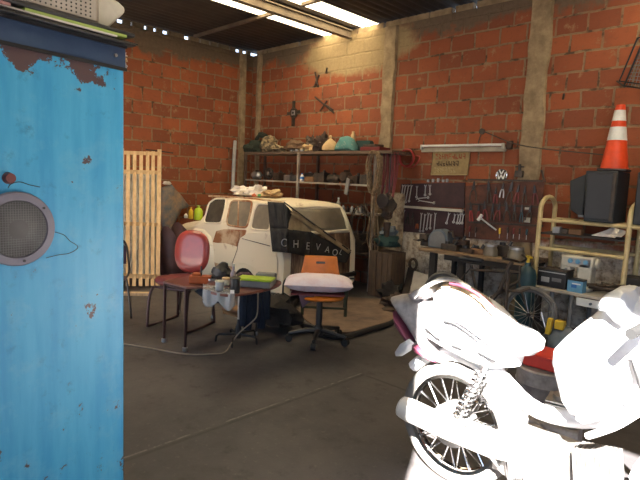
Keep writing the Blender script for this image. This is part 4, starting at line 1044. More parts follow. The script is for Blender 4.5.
# fluorescent lamp
a_, b_ = PY(421, 147, -.05), PY(505, 146, -.05)
t_ = thing('fluorescent_lamp', 'unlit white fluorescent tube lamp on the brick wall', 'lamp', ((a_.x + b_.x) / 2, -.03, a_.z - .05))
zl = (a_.z + b_.z) / 2
obj('batten_housing', B().box(((a_.x + b_.x) / 2, -.022, zl - .035), (b_.x - a_.x, .042, .055)), 'fixture', t_, bevel=.004)
obj('tube', B().cyl((a_.x + .03, -.065, zl + .012), (b_.x - .03, -.065, zl + .012), .0155, 14), 'tube_glass', t_)
for x in (a_.x + .018, b_.x - .018): obj('lamp_holder', B().box((x, -.055, zl + .0), (.026, .045, .06)), 'old_white', t_, bevel=.003)
obj('end_plate', B().box((b_.x + .045, -.03, zl + .01), (.06, .05, .09)), 'iron_brown', t_, bevel=.004)
wp = [PY(478, 144, -.03), PY(480, 137, -.02), PY(483, 132, -.02), PY(490, 134, -.02), PY(504, 140, -.07), PY(520, 145, -.09), PY(545, 149, -.06), PY(575, 152, -.04), PY(606, 155, -.03)]
solo('wall_wire', B().tube(smooth_path(wp, 5), .006, 6), 'iron', 'thin black wire sagging along the back wall from the lamp towards the traffic cone', 'wire')
c = PY(482.5, 131.5, -.0); solo('junction', B().lathe([(.035, -.001), (.035, -.025), (.02, -.03)], c, 14, 'Y'), 'iron', 'small round black junction box above the fluorescent lamp', 'junction box')
# hand-lettered board
C4 = [PY(*q, -.012) for q in ((434, 151.5), (470.5, 151), (468, 175), (431.5, 175))]
t_ = thing('lettered_sign', 'beige hand-lettered board hung under the fluorescent lamp', 'sign', ((C4[0].x + C4[1].x) / 2, -.01, C4[2].z))
obj('board', B().prism(C4, (0, -.012, 0)), 'sign_board', t_, smooth=False)
obj('border', B().tube([p + Vector((0, -.014, 0)) for p in C4], .006, 4, True), 'ink_pale', t_)
rg = random.Random(5)
def bil(u, v): return (C4[0] * (1 - u) + C4[1] * u) * (1 - v) + (C4[3] * (1 - u) + C4[2] * u) * v
for row, (v0, h_, u0, u1, nn, mt) in enumerate(((.12, .20, .08, .92, 9, 'ink_red'), (.42, .19, .13, .76, 7, 'ink_dark'), (.70, .18, .08, .70, 8, 'ink_pale'))):
    b = B()
    for k in range(nn):
        ua = u0 + (u1 - u0) * k / nn; ub = ua + (u1 - u0) / nn * .62
        K = [(0, 0), (1, 0), (0, .5), (1, .5), (0, 1), (1, 1)]; segs = [(0, 4), (1, 5), (0, 1), (2, 3), (4, 5), (0, 3), (2, 5)]
        for s_ in rg.sample(segs, 3):
            q0, q1 = K[s_[0]], K[s_[1]]
            b.bar(bil(ua + (ub - ua) * q0[0], v0 + h_ * q0[1]) + Vector((0, -.0145, 0)), bil(ua + (ub - ua) * q1[0] + .004, v0 + h_ * q1[1] + .002) + Vector((0, -.0145, 0)), .004, .009)
    obj('lettering', b, mt, t_, smooth=False)

# ================================================================== tool boards
def wq(px, py, y=-.03): return PY(px, py, y)
tb = thing('tool_board', 'dark maroon tool board with two rows of spanners on the back wall', 'tool board', (wq(433, 212).x, -.01, wq(433, 240).z))
obj('upper_panel', B().prism([wq(402, 184, -.004), wq(465.5, 182.5, -.004), wq(465, 208, -.004), wq(399, 205.5, -.004)], (0, -.018, 0)), 'maroon_board', tb, smooth=False)
obj('lower_panel', B().prism([wq(397, 207, -.004), wq(465, 211, -.004), wq(464, 240, -.004), wq(445, 238, -.004), (wq(425, 233, -.004)), wq(395, 231, -.004)], (0, -.018, 0)), 'maroon_board', tb, smooth=False)
obj('ledge', B().prism([wq(405, 205.5, -.004), wq(464, 209.5, -.004), wq(464, 212.5, -.004), wq(405, 207.5, -.004)], (0, -.05, 0)), 'old_white', tb, smooth=False)
YT = -.030
def spanner(px0, py0, px1, py1, lab, mt='tool_steel', w_=.0145, grp=None):
    a_, b_ = wq(px0, py0, YT), wq(px1, py1, YT); d_ = (b_ - a_).normalized(); s_ = Vector((d_.z, 0, -d_.x))
    b = B().bar(a_ + d_ * .008, b_ - d_ * .008, .008, w_ * .8)
    b.ring(b_, w_ * .85, .0055, 'Y', 12, 6)
    for k in (-1, 1): b.bar(a_ + d_ * .012 + s_ * k * .002, a_ - d_ * .014 + s_ * k * w_ * .95, .008, .007)
    return solo('spanner', b, mt, lab, 'spanner', grp)
G1 = 'spanners on the maroon tool board'
ord_ = ['first', 'second', 'third', 'fourth', 'fifth', 'sixth', 'seventh', 'eighth', 'ninth', 'tenth', 'eleventh', 'twelfth', 'thirteenth', 'fourteenth']
for i, (a, b1, c1, d1) in enumerate(((403, 186, 400.5, 203), (405.5, 186, 402.5, 203), (408.5, 186, 405.5, 202), (411.5, 186, 409, 201), (417, 187, 416.5, 197), (425.5, 186, 425, 195), (430, 186, 430, 194))):
    spanner(a, b1, c1, d1, 'spanner hanging in the upper row of the maroon board, %s from the left' % ord_[i], grp=G1)
spanner(417, 198.5, 428, 197.5, 'short spanner lying level above the ledge of the maroon board', grp=G1)
spanner(419, 200.5, 434, 203, 'long spanner lying aslant just above the ledge of the maroon board', grp=G1)
for i, (a, b1, c1, d1) in enumerate(((404, 211, 402, 227), (421.5, 214, 420, 231), (425, 215, 423, 231), (428.5, 214, 426.5, 229), (431, 215, 430, 228), (435.5, 214, 434, 231), (449, 214, 446.5, 223), (455, 215, 453.5, 222), (458.5, 215, 457, 223), (461, 214, 459.5, 223), (463.5, 215, 462, 223))):
    spanner(a, b1, c1, d1, 'spanner hanging in the lower row of the maroon board, %s from the left' % ord_[i], grp=G1)
def pliers(px, py, L, lab, grip='red_cable', rot=0, open_=.3, Y=-.03, nm='pliers', parent=None):
    c = wq(px, py, Y); t_ = thing(nm, lab, 'pliers', (c.x, Y, c.z - L * .6), 'pliers on the tool boards')
    R2 = Matrix.Rotation(rot, 3, 'Y')
    def q(x, z): return c + R2 @ Vector((x * L, 0, z * L))
    obj('jaws', B().prism([q(-.07, 0), q(.07, 0), q(.05, .22), q(.01, .36), q(-.01, .36), q(-.05, .22)], (0, -.012, 0)).cyl(c, c + Vector((0, -.018, 0)), L * .08, 10), 'dark_steel', t_, smooth=False)
    for s_ in (-1, 1):
        obj('handle', B().tube(smooth_path([q(0, -.02) + Vector((0, -.007, 0)), q(.12 * s_ * open_ * 3, -.25) + Vector((0, -.007, 0)), q(.15 * s_ * open_ * 3, -.62) + Vector((0, -.007, 0))], 3), .008, 6), grip, t_)
for i, (px, py, L, g) in enumerate(((408, 216, .17, 'cloth_green'), (413, 217, .18, 'iron'), (417.5, 223, .12, 'orange_box'))):
    pliers(px, py, L, ['dark green handled pliers at the left of the lower maroon board', 'black pliers in the lower maroon board beside the green handled ones', 'small orange handled pliers in the lower maroon board'][i], g)
for i in range(5):
    x0_ = (428, 433, 438, 443, 447)[i]; c = wq(x0_, 181.5, -.02); zz_ = wq(x0_, 182.6, -.02).z
    solo('socket', B().lathe([(.014, 0), (.016, .004), (.016, .03 + .008 * (i % 3)), (.012, .034 + .008 * (i % 3))], (c.x, -.018, zz_ + .005), 10), 'grey_light', 'steel socket on the top edge of the maroon board, %s from the left' % ord_[i], 'socket', 'sockets along the top of the maroon board')

pb = thing('pegboard', 'reddish-brown pegboard crowded with pliers on the back wall under the round emblem', 'tool board', (wq(505, 212).x, -.01, wq(505, 245).z))
obj('panel', B().prism([wq(466, 186, -.042), wq(545, 180, -.042), wq(538, 243, -.042), wq(466, 238, -.042)], (0, -.015, 0)), 'peg_board', pb, smooth=False)
for (y0_, y1_) in ((179.5, 181), (204, 207), (222, 226)):
    obj('tool_rail', B().bar(wq(468, y0_, -.066), wq(543, y1_ , -.066), .02, .02), 'iron', pb, smooth=False)
items = [(474, 188, .20, 'iron'), (489, 189, .22, 'iron'), (496, 193, .16, 'red_dark'), (503, 188, .15, 'dull_alu'), (511, 190, .24, 'iron'), (518, 191, .17, 'red_dark'), (525, 192, .16, 'iron'), (535, 192, .18, 'maroon_vinyl'),
         (471, 209, .20, 'red_cable'), (479, 210, .15, 'red_dark'), (485, 208, .19, 'red_dark'), (493, 210, .18, 'iron'), (499, 209, .18, 'red_dark'), (507, 209, .19, 'iron'), (515, 210, .16, 'iron'), (522, 211, .17, 'bucket_teal'), (530, 211, .15, 'iron')]
cn = {'iron': 'black', 'red_dark': 'dark red', 'dull_alu': 'bare metal', 'red_cable': 'bright red', 'maroon_vinyl': 'maroon', 'bucket_teal': 'dark teal'}
cnt = {}
for px, py, L, g in items:
    rw = 'upper' if py < 200 else 'lower'; cnt[rw] = cnt.get(rw, 0) + 1; L *= 1.2
    pliers(px, py, L, '%s handled pliers in the %s row of the pegboard, %s from the left' % (cn[g], rw, ord_[cnt[rw] - 1]), g, random.uniform(-.15, .15), random.uniform(.15, .4), -.078)
for i, (px, py, L) in enumerate(((470, 229, .13), (476, 230, .12), (500, 231, .12), (508, 230, .14), (514, 231, .12), (520, 231, .13), (527, 232, .12))):
    a_ = wq(px, py - 3, -.075); t_ = thing('screwdriver', 'screwdriver in the bottom row of the pegboard, %s from the left' % ord_[i], 'screwdriver', (a_.x, -.075, a_.z - L), 'screwdrivers in the bottom row of the pegboard')
    obj('handle', B().lathe([(.008, 0), (.013, -.01), (.012, -.06), (.006, -.07)], a_, 10), ('red_dark', 'iron', 'yellow_plastic', 'iron', 'red_dark', 'iron', 'bucket_teal')[i], t_)
    obj('blade', B().cyl(a_ - AZ * .07, a_ - AZ * L, .003, 6), 'steel', t_)
# white-headed hammer, aslant
a_, b_ = wq(480, 217.5, -.10), wq(496, 230, -.10)
t_ = thing('hammer', 'long pale hammer hung aslant across the pegboard', 'hammer', (b_.x, -.10, b_.z))
obj('handle', B().cyl(a_, b_, .010, 8), 'grey_light', t_); d_ = (b_ - a_).normalized(); s_ = Vector((-d_.z, 0, d_.x))
obj('head', B().cyl(a_ - s_ * .04, a_ + s_ * .04, .020, 10), 'white_plastic', t_)
for i, (px, py) in enumerate(((528, 208), (527, 220))):
    c = wq(px, py, -.062); solo('label_card', B().box(tuple(c), (.07, .004, .035 + .02 * i)), 'old_white', ['cream card pinned at the right of the pegboard, upper', 'cream card pinned at the right of the pegboard, lower'][i], 'card')
# round emblem with V over W
c = wq(501.5, 175, -.02); Re = .068
t_ = thing('round_emblem', 'round black and silver car emblem fixed on the wall above the pegboard', 'emblem', (c.x, -.02, c.z - Re))
obj('disc', B().lathe([(Re, .018), (Re, 0), (.001, -.004)], c, 28, 'Y'), 'iron', t_); obj('rim', B().ring(c + Vector((0, -.002, 0)), Re * .95, .0045, 'Y', 28, 6), 'chrome', t_)
def e2(x, z_): return c + Vector((x * Re, -.008, z_ * Re))
b = B()
for q0, q1 in (((-.38, .8), (0, .12)), ((0, .12), (.38, .8)), ((-.72, .45), (-.36, -.72)), ((-.36, -.72), (0, .0)), ((0, .0), (.36, -.72)), ((.36, -.72), (.72, .45))): b.bar(e2(*q0), e2(*q1), .006, .012)
obj('letters', b, 'white_plastic', t_, smooth=False)
c = wq(519, 174, -.05)
solo('clamp', B().box((c.x, -.04, c.z), (.09, .06, .07)).cyl(c + AZ * .02, c + AZ * .11, .018, 8).cyl(c + AZ * .08 - Vector((.05, 0, 0)), c + AZ * .08 + Vector((.05, 0, 0)), .008, 6), 'iron', 'black screw clamp on the top edge of the pegboard right of the emblem', 'clamp', bevel=.004)
solo('antenna', B().cyl(wq(545, 182, -.03), wq(541.5, 170, -.03), .010, 6), 'iron', 'short black rod standing at the right corner of the pegboard', 'rod')
# wire basket frame high up at the right
P3 = [wq(624, 86, -.06), wq(642, 44, -.06), wq(668, 40, -.06), wq(668, 92, -.06)]
t_ = thing('wire_basket', 'black metal framed wire basket hung high on the wall at the right edge', 'basket', (P3[0].x, -.05, P3[3].z))
obj('frame', B().tube(P3, .012, 6, True).tube([p + Vector((0, -.16, .02)) for p in P3], .010, 6, True), 'black_metal', t_)
b = B()
for k in range(1, 12):
    u = k / 12; a_, b_ = P3[0].lerp(P3[3], u), P3[1].lerp(P3[2], u); b.cyl(a_, b_, .003, 4)
    a_, b_ = P3[0].lerp(P3[1], u), P3[3].lerp(P3[2], u); b.cyl(a_, b_, .003, 4)
obj('wire_mesh', b, 'grey_mid', t_)
solo('bracket', B().bar(wq(617, 81, -.01), wq(625, 87, -.05), .014, .014), 'iron', 'short iron bracket left of the wire basket', 'bracket')

# ================================================================== workbench and what stands on it
ZB = .71
xl, xr = PY(419, 247, -.62).x, PY(526, 263, -.62).x
wb = thing('workbench', 'narrow wooden workbench with a black apron against the back wall', 'workbench', ((xl + xr) / 2, -.33, 0))
obj('bench_top', B().box(((xl + xr) / 2, -.33, ZB - .018), (xr - xl, .60, .036)), 'bench_top', wb, bevel=.004)
obj('apron', B().box(((xl + xr) / 2 + .14, -.60, ZB - .067), (xr - xl - .4, .025, .06)), 'bench_dark', wb, smooth=False)
for px in (432, 460.5, 522):
    x = PY(px, 275, -.57).x
    obj('leg', B().bar((x, -.56, 0), (x, -.56, ZB - .037), .075, .06), 'bench_dark', wb, smooth=False)
    obj('leg', B().bar((x, -.08, 0), (x, -.08, ZB - .037), .05, .05), 'bench_dark', wb, smooth=False)
def bx_(px, y): return PY(px, 245, y).x
x = bx_(441, -.40)
t_ = thing('bench_grinder', 'grey-blue domed machine on the left of the workbench', 'machine', (x, -.40, ZB))
obj('hood', B().prism([(x - .13, -.32, ZB + .002), (x - .13, -.32, ZB + .10)] + arc((x, -.32, ZB + .10), .13, 180, 0, 10) + [(x + .13, -.32, ZB + .002)], (0, -.16, 0)), 'grey_blue', t_, bevel=.012)
obj('face_plate', B().prism([(x - .105, -.482, ZB + .02)] + arc((x, -.482, ZB + .10), .105, 180, 0, 10) + [(x + .105, -.482, ZB + .02)], (0, -.006, 0)), 'grey_mid', t_)
obj('handle', B().tube([(x + .09, -.40, ZB + .20), (x + .15, -.42, ZB + .22), (x + .17, -.42, ZB + .15)], .012, 8), 'iron', t_)
x = bx_(428, -.36)
t_ = thing('vise', 'black iron vise at the left end of the workbench', 'vise', (x, -.36, ZB))
obj('base', B().box((x, -.36, ZB + .032), (.13, .15, .06)), 'iron', t_, bevel=.008); obj('jaw', B().box((x - .01, -.32, ZB + .105), (.11, .06, .08)), 'iron', t_, bevel=.006); obj('jaw', B().box((x - .01, -.44, ZB + .105), (.11, .05, .08)), 'iron', t_, bevel=.006)
obj('screw', B().cyl((x, -.36, ZB + .08), (x, -.58, ZB + .08), .014, 10).cyl((x - .07, -.575, ZB + .08), (x + .07, -.575, ZB + .08), .007, 6), 'dark_steel', t_)
bench = [(452, -.45, .22, .07, 'iron', 'flat black metal part on the workbench right of the grey-blue machine'), (461, -.35, .16, .12, 'iron_brown', 'brown block at the back of the workbench under the pegboard'), (470, -.48, .18, .05, 'iron', 'low black tray of bits in the middle of the workbench'), (480, -.45, .16, .06, 'copper_card', 'rust-coloured flat part on the workbench left of the glass jars'), (507, -.35, .16, .12, 'iron', 'black block on the workbench between the two glass jars')]
for px, y, w_, h_, mt, lab in bench:
    x = bx_(px, y); t_ = thing('metal_part', lab, 'metal part', (x, y, ZB))
    obj('block', B().box((x, y, ZB + h_ / 2 + .001), (w_, .14, h_), .2 * math.sin(px)), mt, t_, bevel=.008)
    obj('flange', B().cyl((x - w_ * .3, y, ZB + h_), (x - w_ * .3, y, ZB + h_ + .03), .035, 12), 'dark_steel', t_)
    obj('bolt', B().cyl((x + w_ * .2, y - .02, ZB + h_), (x + w_ * .3, y, ZB + h_ + .05), .018, 8), 'dark_steel', t_)
for px, r, lab in ((491, .075, 'dusty glass jar with bits inside on the workbench, left of two'), (517, .085, 'wider dusty glass jar near the right end of the workbench')):
    x = bx_(px, -.48); t_ = thing('glass_jar', lab, 'jar', (x, -.48, ZB))
    obj('vessel', B().lathe([(r, .001), (r * 1.05, .01), (r, .07), (r * .85, .095), (r * .85, .11)], (x, -.48, ZB), 18), 'dusty_glass', t_)
    obj('lid', B().lathe([(r * .9, .105), (r * .9, .13), (.001, .132)], (x, -.48, ZB), 18), 'dull_alu', t_)
x = PY(528, 272, -.70).x
t_ = thing('gas_bottle', 'tall dark teal gas cylinder standing at the right end of the workbench', 'gas cylinder', (x, -.72, 0))
obj('cylinder', B().lathe([(.085, .001), (.09, .01), (.09, .60), (.075, .66), (.03, .70), (.03, .73)], (x, -.72, 0), 18), 'bucket_teal', t_)
obj('valve', B().cyl((x, -.72, .72), (x, -.72, .80), .018, 8).cyl((x - .04, -.72, .78), (x + .04, -.72, .78), .012, 8), 'yellow_plastic', t_)
# saw, white board, jacket and clutter on the floor to the left
a0_, a1_ = PY(404, 300, -.55), PY(412, 268, -.25)
t_ = thing('hand_saw', 'rusty hand saw leaning upright against the whitewashed wall', 'saw', (a0_.x, -.5, .02))
p0, p1 = PY(403, 296, -.50), PY(412, 268, -.22); w0 = Vector((.07, 0, 0))
obj('blade', B().prism([p0 - w0 * .3, p0 + w0 * .9, p1 + w0 * .9, p1 - w0 * .9], (0, .004, 0)), 'saw_steel', t_, smooth=False)
h = p1 + AZ * .05 + w0 * .2
obj('handle', B().ring(h, .055, .018, 'Y', 16, 8, .07), 'crate_wood', t_)
b = B().prism([(PY(407, 312, -.66)), PY(424, 316, -.66), PY(431, 276, -.42), PY(414, 271, -.42)], (0, .02, 0)); b.v = [(v[0], v[1], max(v[2], .004)) for v in b.v]
solo('panel', b, 'board_white', 'pale board leaning on the wall under the workbench beside the saw', 'board')
def floorheap(px, py, y, d, mt, nm, lab, cat, seed, amp=.4, f=1.9):
    x = PY(px, py, y).x
    b = B().blob((x, y, d[2] * .3), d, seed, amp, f, 20, 12); zm = min(v[2] for v in b.v); b.v = [(v[0], v[1], v[2] - zm + .003) for v in b.v]
    return solo(nm, b, mt, lab, cat)
floorheap(391, 290, -.72, (.26, .24, .32), 'cloth_dark', 'jacket', 'black jacket dropped on the floor beside the wooden crate', 'jacket', 3)
floorheap(400, 300, -.98, (.40, .28, .22), 'iron_brown', 'scrap_part', 'brown rusty scrap part on the floor before the hand saw', 'scrap metal', 5, .5, 2.6)
floorheap(420, 300, -.76, (.30, .20, .24), 'grey_mid', 'scrap_part', 'grey scrap part on the floor under the left end of the workbench', 'scrap metal', 6, .5, 2.8)
floorheap(455, 300, -.45, (.4, .3, .16), 'iron', 'scrap_part', 'black scrap heap on the floor under the middle of the workbench', 'scrap metal', 7, .5, 2.8)
floorheap(490, 300, -.40, (.36, .3, .18), 'iron_brown', 'scrap_part', 'dark brown scrap heap on the floor under the right of the workbench', 'scrap metal', 8, .5, 2.8)

# ================================================================== yellow tubular rack with black cabinet and cone
YR = -.42
rk = thing('tubular_rack', 'yellowish tubular steel rack with arched ends against the back wall', 'rack', (PY(585, 240, YR).x, YR / 2, 0))
def arch(pxa, pxt, pyt, pxb, pyb, R=.14):
    xa_ = PY(pxa, pyb, YR).x; top = PY(pxt, pyt, YR).z
    f_ = [(xa_, YR, .53), (xa_, YR, top - .12)] + [(xa_, YR + .19 - .19 * math.cos(a), top - .12 + .12 * math.sin(a)) for a in [i * PI / 10 for i in range(1, 10)]] + [(xa_, YR + .38, top - .12), (xa_, YR + .38, .53)]
    return f_, xa_, top
fL, xL, tL = arch(538, 545, 197, 538, 240); fR, xR, tR = arch(626, 633, 204, 626, 258)
obj('end_hoop', B().tube(fL, .024, 10), 'rack_yellow', rk); obj('end_hoop', B().tube(fR, .024, 10), 'rack_yellow', rk)
z1, z2, z3 = PY(575, 222.5, YR).z, PY(575, 235, YR).z, PY(575, 252, YR).z
for z_ in (z1, z3):
    for y_ in (YR, YR + .38): obj('rung', B().tube([(xL, y_, z_), (xR + (.45 if z_ == z1 else 0), y_, z_)], .019, 8), 'rack_yellow', rk)
obj('shelf_plate', B().box(((xL + xR) / 2, YR + .19, z2 - .012), (xR - xL - .05, .40, .018)), 'bench_dark', rk, smooth=False)
for k in range(5): obj('cross_bar', B().bar((xL + (xR - xL) * (k + .5) / 5, YR, z1 + .0), (xL + (xR - xL) * (k + .5) / 5, YR + .38, z1), .02, .012), 'iron', rk, smooth=False)
# items on its middle plate
zi = z2 - .002
for i, (px, w_, h_, mt, nm, lab) in enumerate(((558, .07, .06, 'grey_light', 'jar', 'small grey jar on the middle plate of the yellow rack'), (577, .12, .055, 'copper_card', 'box', 'tan cardboard box on the middle plate of the yellow rack'), (566, .07, .05, 'iron', 'box', 'small black box between the grey jar and the tan box'))):
    x = PY(px, 230, YR + .1).x
    solo(nm, B().box((x, YR + .08, zi + h_ / 2), (w_, .10, h_), .1), mt, lab, nm, bevel=.006)
for i, (px, r_, lab) in enumerate(((606, .25, 'crumpled white leaflet fanned out on the yellow rack, left'), (612, -.15, 'crumpled white leaflet fanned out on the yellow rack, right'))):
    c = Vector((PY(px, 232, YR + .06).x, YR + .06, zi + .012 + .012 * i))
    solo('leaflet', B().prism([c + Vector((-.11, -.05, 0)), c + Vector((.10, -.06, .0)), c + Vector((.12, .05, .045)), c + Vector((-.02, .06, .05 + .02 * i))], (0, 0, .006)), 'bag_white', lab, 'leaflet')
# black loudspeaker cabinet
xa_, xb_ = PY(585, 200, YR + .02).x, PY(622, 200, YR + .02).x - .04
zt_, zb_ = PY(600, 171, YR + .02).z, z1 + .02
bs = thing('speaker_cabinet', 'large black loudspeaker cabinet on top of the yellow rack', 'speaker cabinet', ((xa_ + xb_) / 2, YR + .2, zb_))
obj('cabinet', B().prism([(xa_ + .02, YR - .04, zb_), (xb_, YR - .04, zb_), (xb_, YR - .04, zt_), (xa_, YR - .04, zt_)], (0, .40, 0)), 'speaker_box', bs, bevel=.012)
obj('side_panel', B().prism([(xa_ - .13, YR + .02, zb_ + .10), (xa_ - .004, YR + .0, zb_ + .03), (xa_ - .004, YR + .0, zt_ - .03), (xa_ - .16, YR + .02, zt_ - .10)], (0, .30, 0)), 'speaker_box', bs, bevel=.01)
obj('front_frame', B().box(((xa_ + xb_) / 2, YR - .046, (zb_ + zt_) / 2), (xb_ - xa_ - .06, .012, zt_ - zb_ - .06)), 'black_plastic', bs, bevel=.004)
obj('badge', B().box(((xa_ + xb_) / 2 - .14, YR - .055, zb_ + .05), (.05, .006, .02)), 'grey_mid', bs, smooth=False)
obj('corner', B().box((xb_ - .02, YR - .05, (zb_ + zt_) / 2), (.03, .02, zt_ - zb_ - .04)), 'iron', bs, bevel=.004)
x2_ = PY(629, 200, YR + .02).x + .06
solo('black_box', B().box((x2_ + .14, YR + .16, (zb_ + zt_) / 2 - .0), (.28, .38, zt_ - zb_ - .01)), 'speaker_box', 'black box standing right of the loudspeaker cabinet at the edge of the yellow rack', 'box', bevel=.01)
# cone
c = PY(614, 169, YR + .12); zc = zt_ + .003
hC = PY(620, 104.5, YR + .12).z - zc
cn_ = thing('traffic_cone', 'orange traffic cone with two white bands standing on the black cabinet', 'traffic cone', (c.x, YR + .12, zc))
def cr(k): return .120 + (.035 - .120) * k
def conepart(k0, k1, mt, nm, o_=0): obj(nm, B().lathe([(cr(k0) + o_, k0 * hC + .02), (cr(k1) + o_, k1 * hC + .02), (cr(k1) * .5, k1 * hC + .02)], (c.x, YR + .12, zc), 28), mt, cn_)
obj('base_plate', B().box((c.x, YR + .12, zc + .011), (.25, .26, .022), .1), 'black_plastic', cn_, bevel=.008)
conepart(0, .44, 'cone_orange', 'cone_body'); conepart(.43, .63, 'cone_white', 'white_band', .002); conepart(.62, .73, 'cone_orange', 'cone_body'); conepart(.72, .88, 'cone_white', 'white_band', .002); conepart(.875, .96, 'cone_orange', 'cone_tip', .001)

# ================================================================== lower bench with battery, sewing machine, drawer
ZL = .50
x0_, x1_ = PY(532, 284, -.68).x, PY(655, 300, -.68).x
lb = thing('low_bench', 'low grey bench under the yellow rack', 'bench', ((x0_ + x1_) / 2, -.35, 0))
obj('bench_top', B().box(((x0_ + x1_) / 2, -.36, ZL - .014), (x1_ - x0_, .64, .028)), 'board_white', lb, bevel=.003)
for px in (551, 571, 648):
    x = PY(px, 300, -.64).x
    obj('leg', B().tube([(x, -.63, 0), (x, -.63, ZL - .03)], .022, 8), 'grey_mid', lb); obj('leg', B().tube([(x, -.08, 0), (x, -.08, ZL - .03)], .022, 8), 'grey_mid', lb)
# car battery
xa_, xb_ = PY(538, 275, -.62).x, PY(560, 275, -.62).x
w_ = xb_ - xa_; bt = thing('car_battery', 'black car battery with a silver stripe on the low bench', 'battery', ((xa_ + xb_) / 2 + .03, -.53, ZL))
hB = .17
obj('case', B().box(((xa_ + xb_) / 2 + .03, -.53, ZL + hB / 2 + .001), (w_ + .07, .18, hB), -.05), 'black_plastic', bt, bevel=.006)
obj('lid', B().box(((xa_ + xb_) / 2 + .03, -.53, ZL + hB + .008), (w_ + .075, .185, .016), -.05), 'iron', bt, bevel=.004)
obj('stripe', B().box(((xa_ + xb_) / 2 + .03, -.626, ZL + hB - .018), (w_ + .05, .003, .010), -.05), 'battery_label', bt, smooth=False)
obj('label', B().box(((xa_ + xb_) / 2 - .03, -.624, ZL + .075), (.08, .003, .05), -.05), 'battery_label', bt, smooth=False)
obj('label', B().box(((xa_ + xb_) / 2 + .08, -.630, ZL + .085), (.09, .003, .035), -.05), 'grey_mid', bt, smooth=False)
for k in (-.08, .12): obj('terminal', B().cyl(((xa_ + xb_) / 2 + k, -.53, ZL + hB + .016), ((xa_ + xb_) / 2 + k, -.53, ZL + hB + .035), .010, 8), 'dull_alu', bt)
# blue and white carton
x = PY(575.5, 280, -.66).x
ct = thing('carton', 'small light-blue carton with a black top between the battery and the sewing machine', 'box', (x, -.61, ZL))
obj('carton_body', B().box((x, -.61, ZL + .055), (.14, .09, .108), -.05), 'blue_label', ct, smooth=False); obj('carton_lid', B().box((x, -.61, ZL + .118), (.142, .092, .016), -.05), 'black_plastic', ct, smooth=False)
obj('print', B().box((x - .01, -.657, ZL + .058), (.05, .002, .03), -.05), 'blue_bright', ct, smooth=False).__setitem__('label', 'darker blue printed mark'); obj('print', B().box((x + .01, -.657, ZL + .082), (.08, .002, .012), -.05), 'white_plastic', ct, smooth=False)
# sewing machine
y_ = -.46; xa_, xb_ = PY(563, 262, y_).x, PY(596, 262, y_).x; zt_ = PY(580, 255.5, y_).z
sm = thing('sewing_machine', 'cream sewing machine with blue dials on the low bench', 'sewing machine', ((xa_ + xb_) / 2, y_, ZL))
W_ = xb_ - xa_
obj('bed', B().box(((xa_ + xb_) / 2, y_, ZL + .026), (W_, .20, .05)), 'old_white', sm, bevel=.012)
obj('pillar', B().box((xb_ - .075, y_, (ZL + .05 + zt_) / 2), (.13, .15, zt_ - ZL - .05)), 'old_white', sm, bevel=.018)
obj('arm', B().box(((xa_ + xb_) / 2, y_, zt_ - .06), (W_, .15, .12)), 'old_white', sm, bevel=.02)
obj('head', B().box((xa_ + .05, y_, zt_ - .10), (.10, .14, .14)), 'old_white', sm, bevel=.015)
obj('control_panel', B().box(((xa_ + xb_) / 2 + .02, y_ - .077, zt_ - .052), (W_ * .62, .004, .055)), 'grey_light', sm, smooth=False)
for k in range(3): obj('dial', B().lathe([(.022, 0), (.022, -.012), (.016, -.016), (.001, -.016)], ((xa_ + xb_) / 2 - .055 + k * .07, y_ - .079, zt_ - .052), 16, 'Y'), 'blue_label', sm)
obj('hand_wheel', B().lathe([(.035, 0), (.05, .004), (.05, .028), (.035, .032)], (xb_ + .002, y_, zt_ - .06), 20, 'X'), 'old_white', sm)
obj('needle_bar', B().cyl((xa_ + .05, y_, ZL + .055), (xa_ + .05, y_, zt_ - .16), .006, 8), 'chrome', sm)
# white drawer unit
xa_, xb_ = PY(576, 300, -.72).x, PY(640, 305, -.72).x
dr = thing('drawer_unit', 'white drawer box with a small knob hung under the front of the low bench', 'drawer', ((xa_ + xb_) / 2, -.55, .33))
zh, zl_ = PY(580, 292, -.72).z, PY(580, 306, -.72).z
zh = min(zh, ZL - .032)
obj('drawer_front', B().box(((xa_ + xb_) / 2, -.71, (zh + zl_) / 2), (xb_ - xa_, .022, zh - zl_)), 'white_plastic', dr, bevel=.006)
obj('drawer_box', B().box(((xa_ + xb_) / 2, -.45, (zh + zl_) / 2), (xb_ - xa_ - .03, .50, zh - zl_ - .02)), 'grey_mid', dr, smooth=False)
obj('knob', B().cyl((PY(591, 302, -.72).x, -.722, (zh + zl_) / 2), (PY(591, 302, -.72).x, -.74, (zh + zl_) / 2), .012, 10), 'grey_blue', dr)
# cables and dark clutter on the low bench to the right
b = B(); rg = random.Random(3)
cx = PY(608, 290, -.5).x
for i in range(9):
    pts = [(cx + rg.uniform(-.16, .42), -.5 + rg.uniform(-.13, .12), ZL + .015 + rg.uniform(0, .10)) for _ in range(5)]
    b.tube(smooth_path(pts, 5), .010, 6)
solo('cable_tangle', b, 'iron', 'tangle of black cables on the low bench right of the sewing machine', 'cable')
x = PY(630, 285, -.45).x
solo('black_case', B().box((x + .12, -.30, ZL + .09), (.40, .22, .18), .05), 'bench_dark', 'black case behind the cable tangle on the low bench', 'case', bevel=.01)
solo('white_lid', B().prism([PY(636, 289, -.62), PY(641, 286, -.62), PY(655, 288, -.62), PY(650, 292, -.62)], (0, .05, 0)), 'white_plastic', 'white plastic lid at the right edge of the low bench', 'lid')

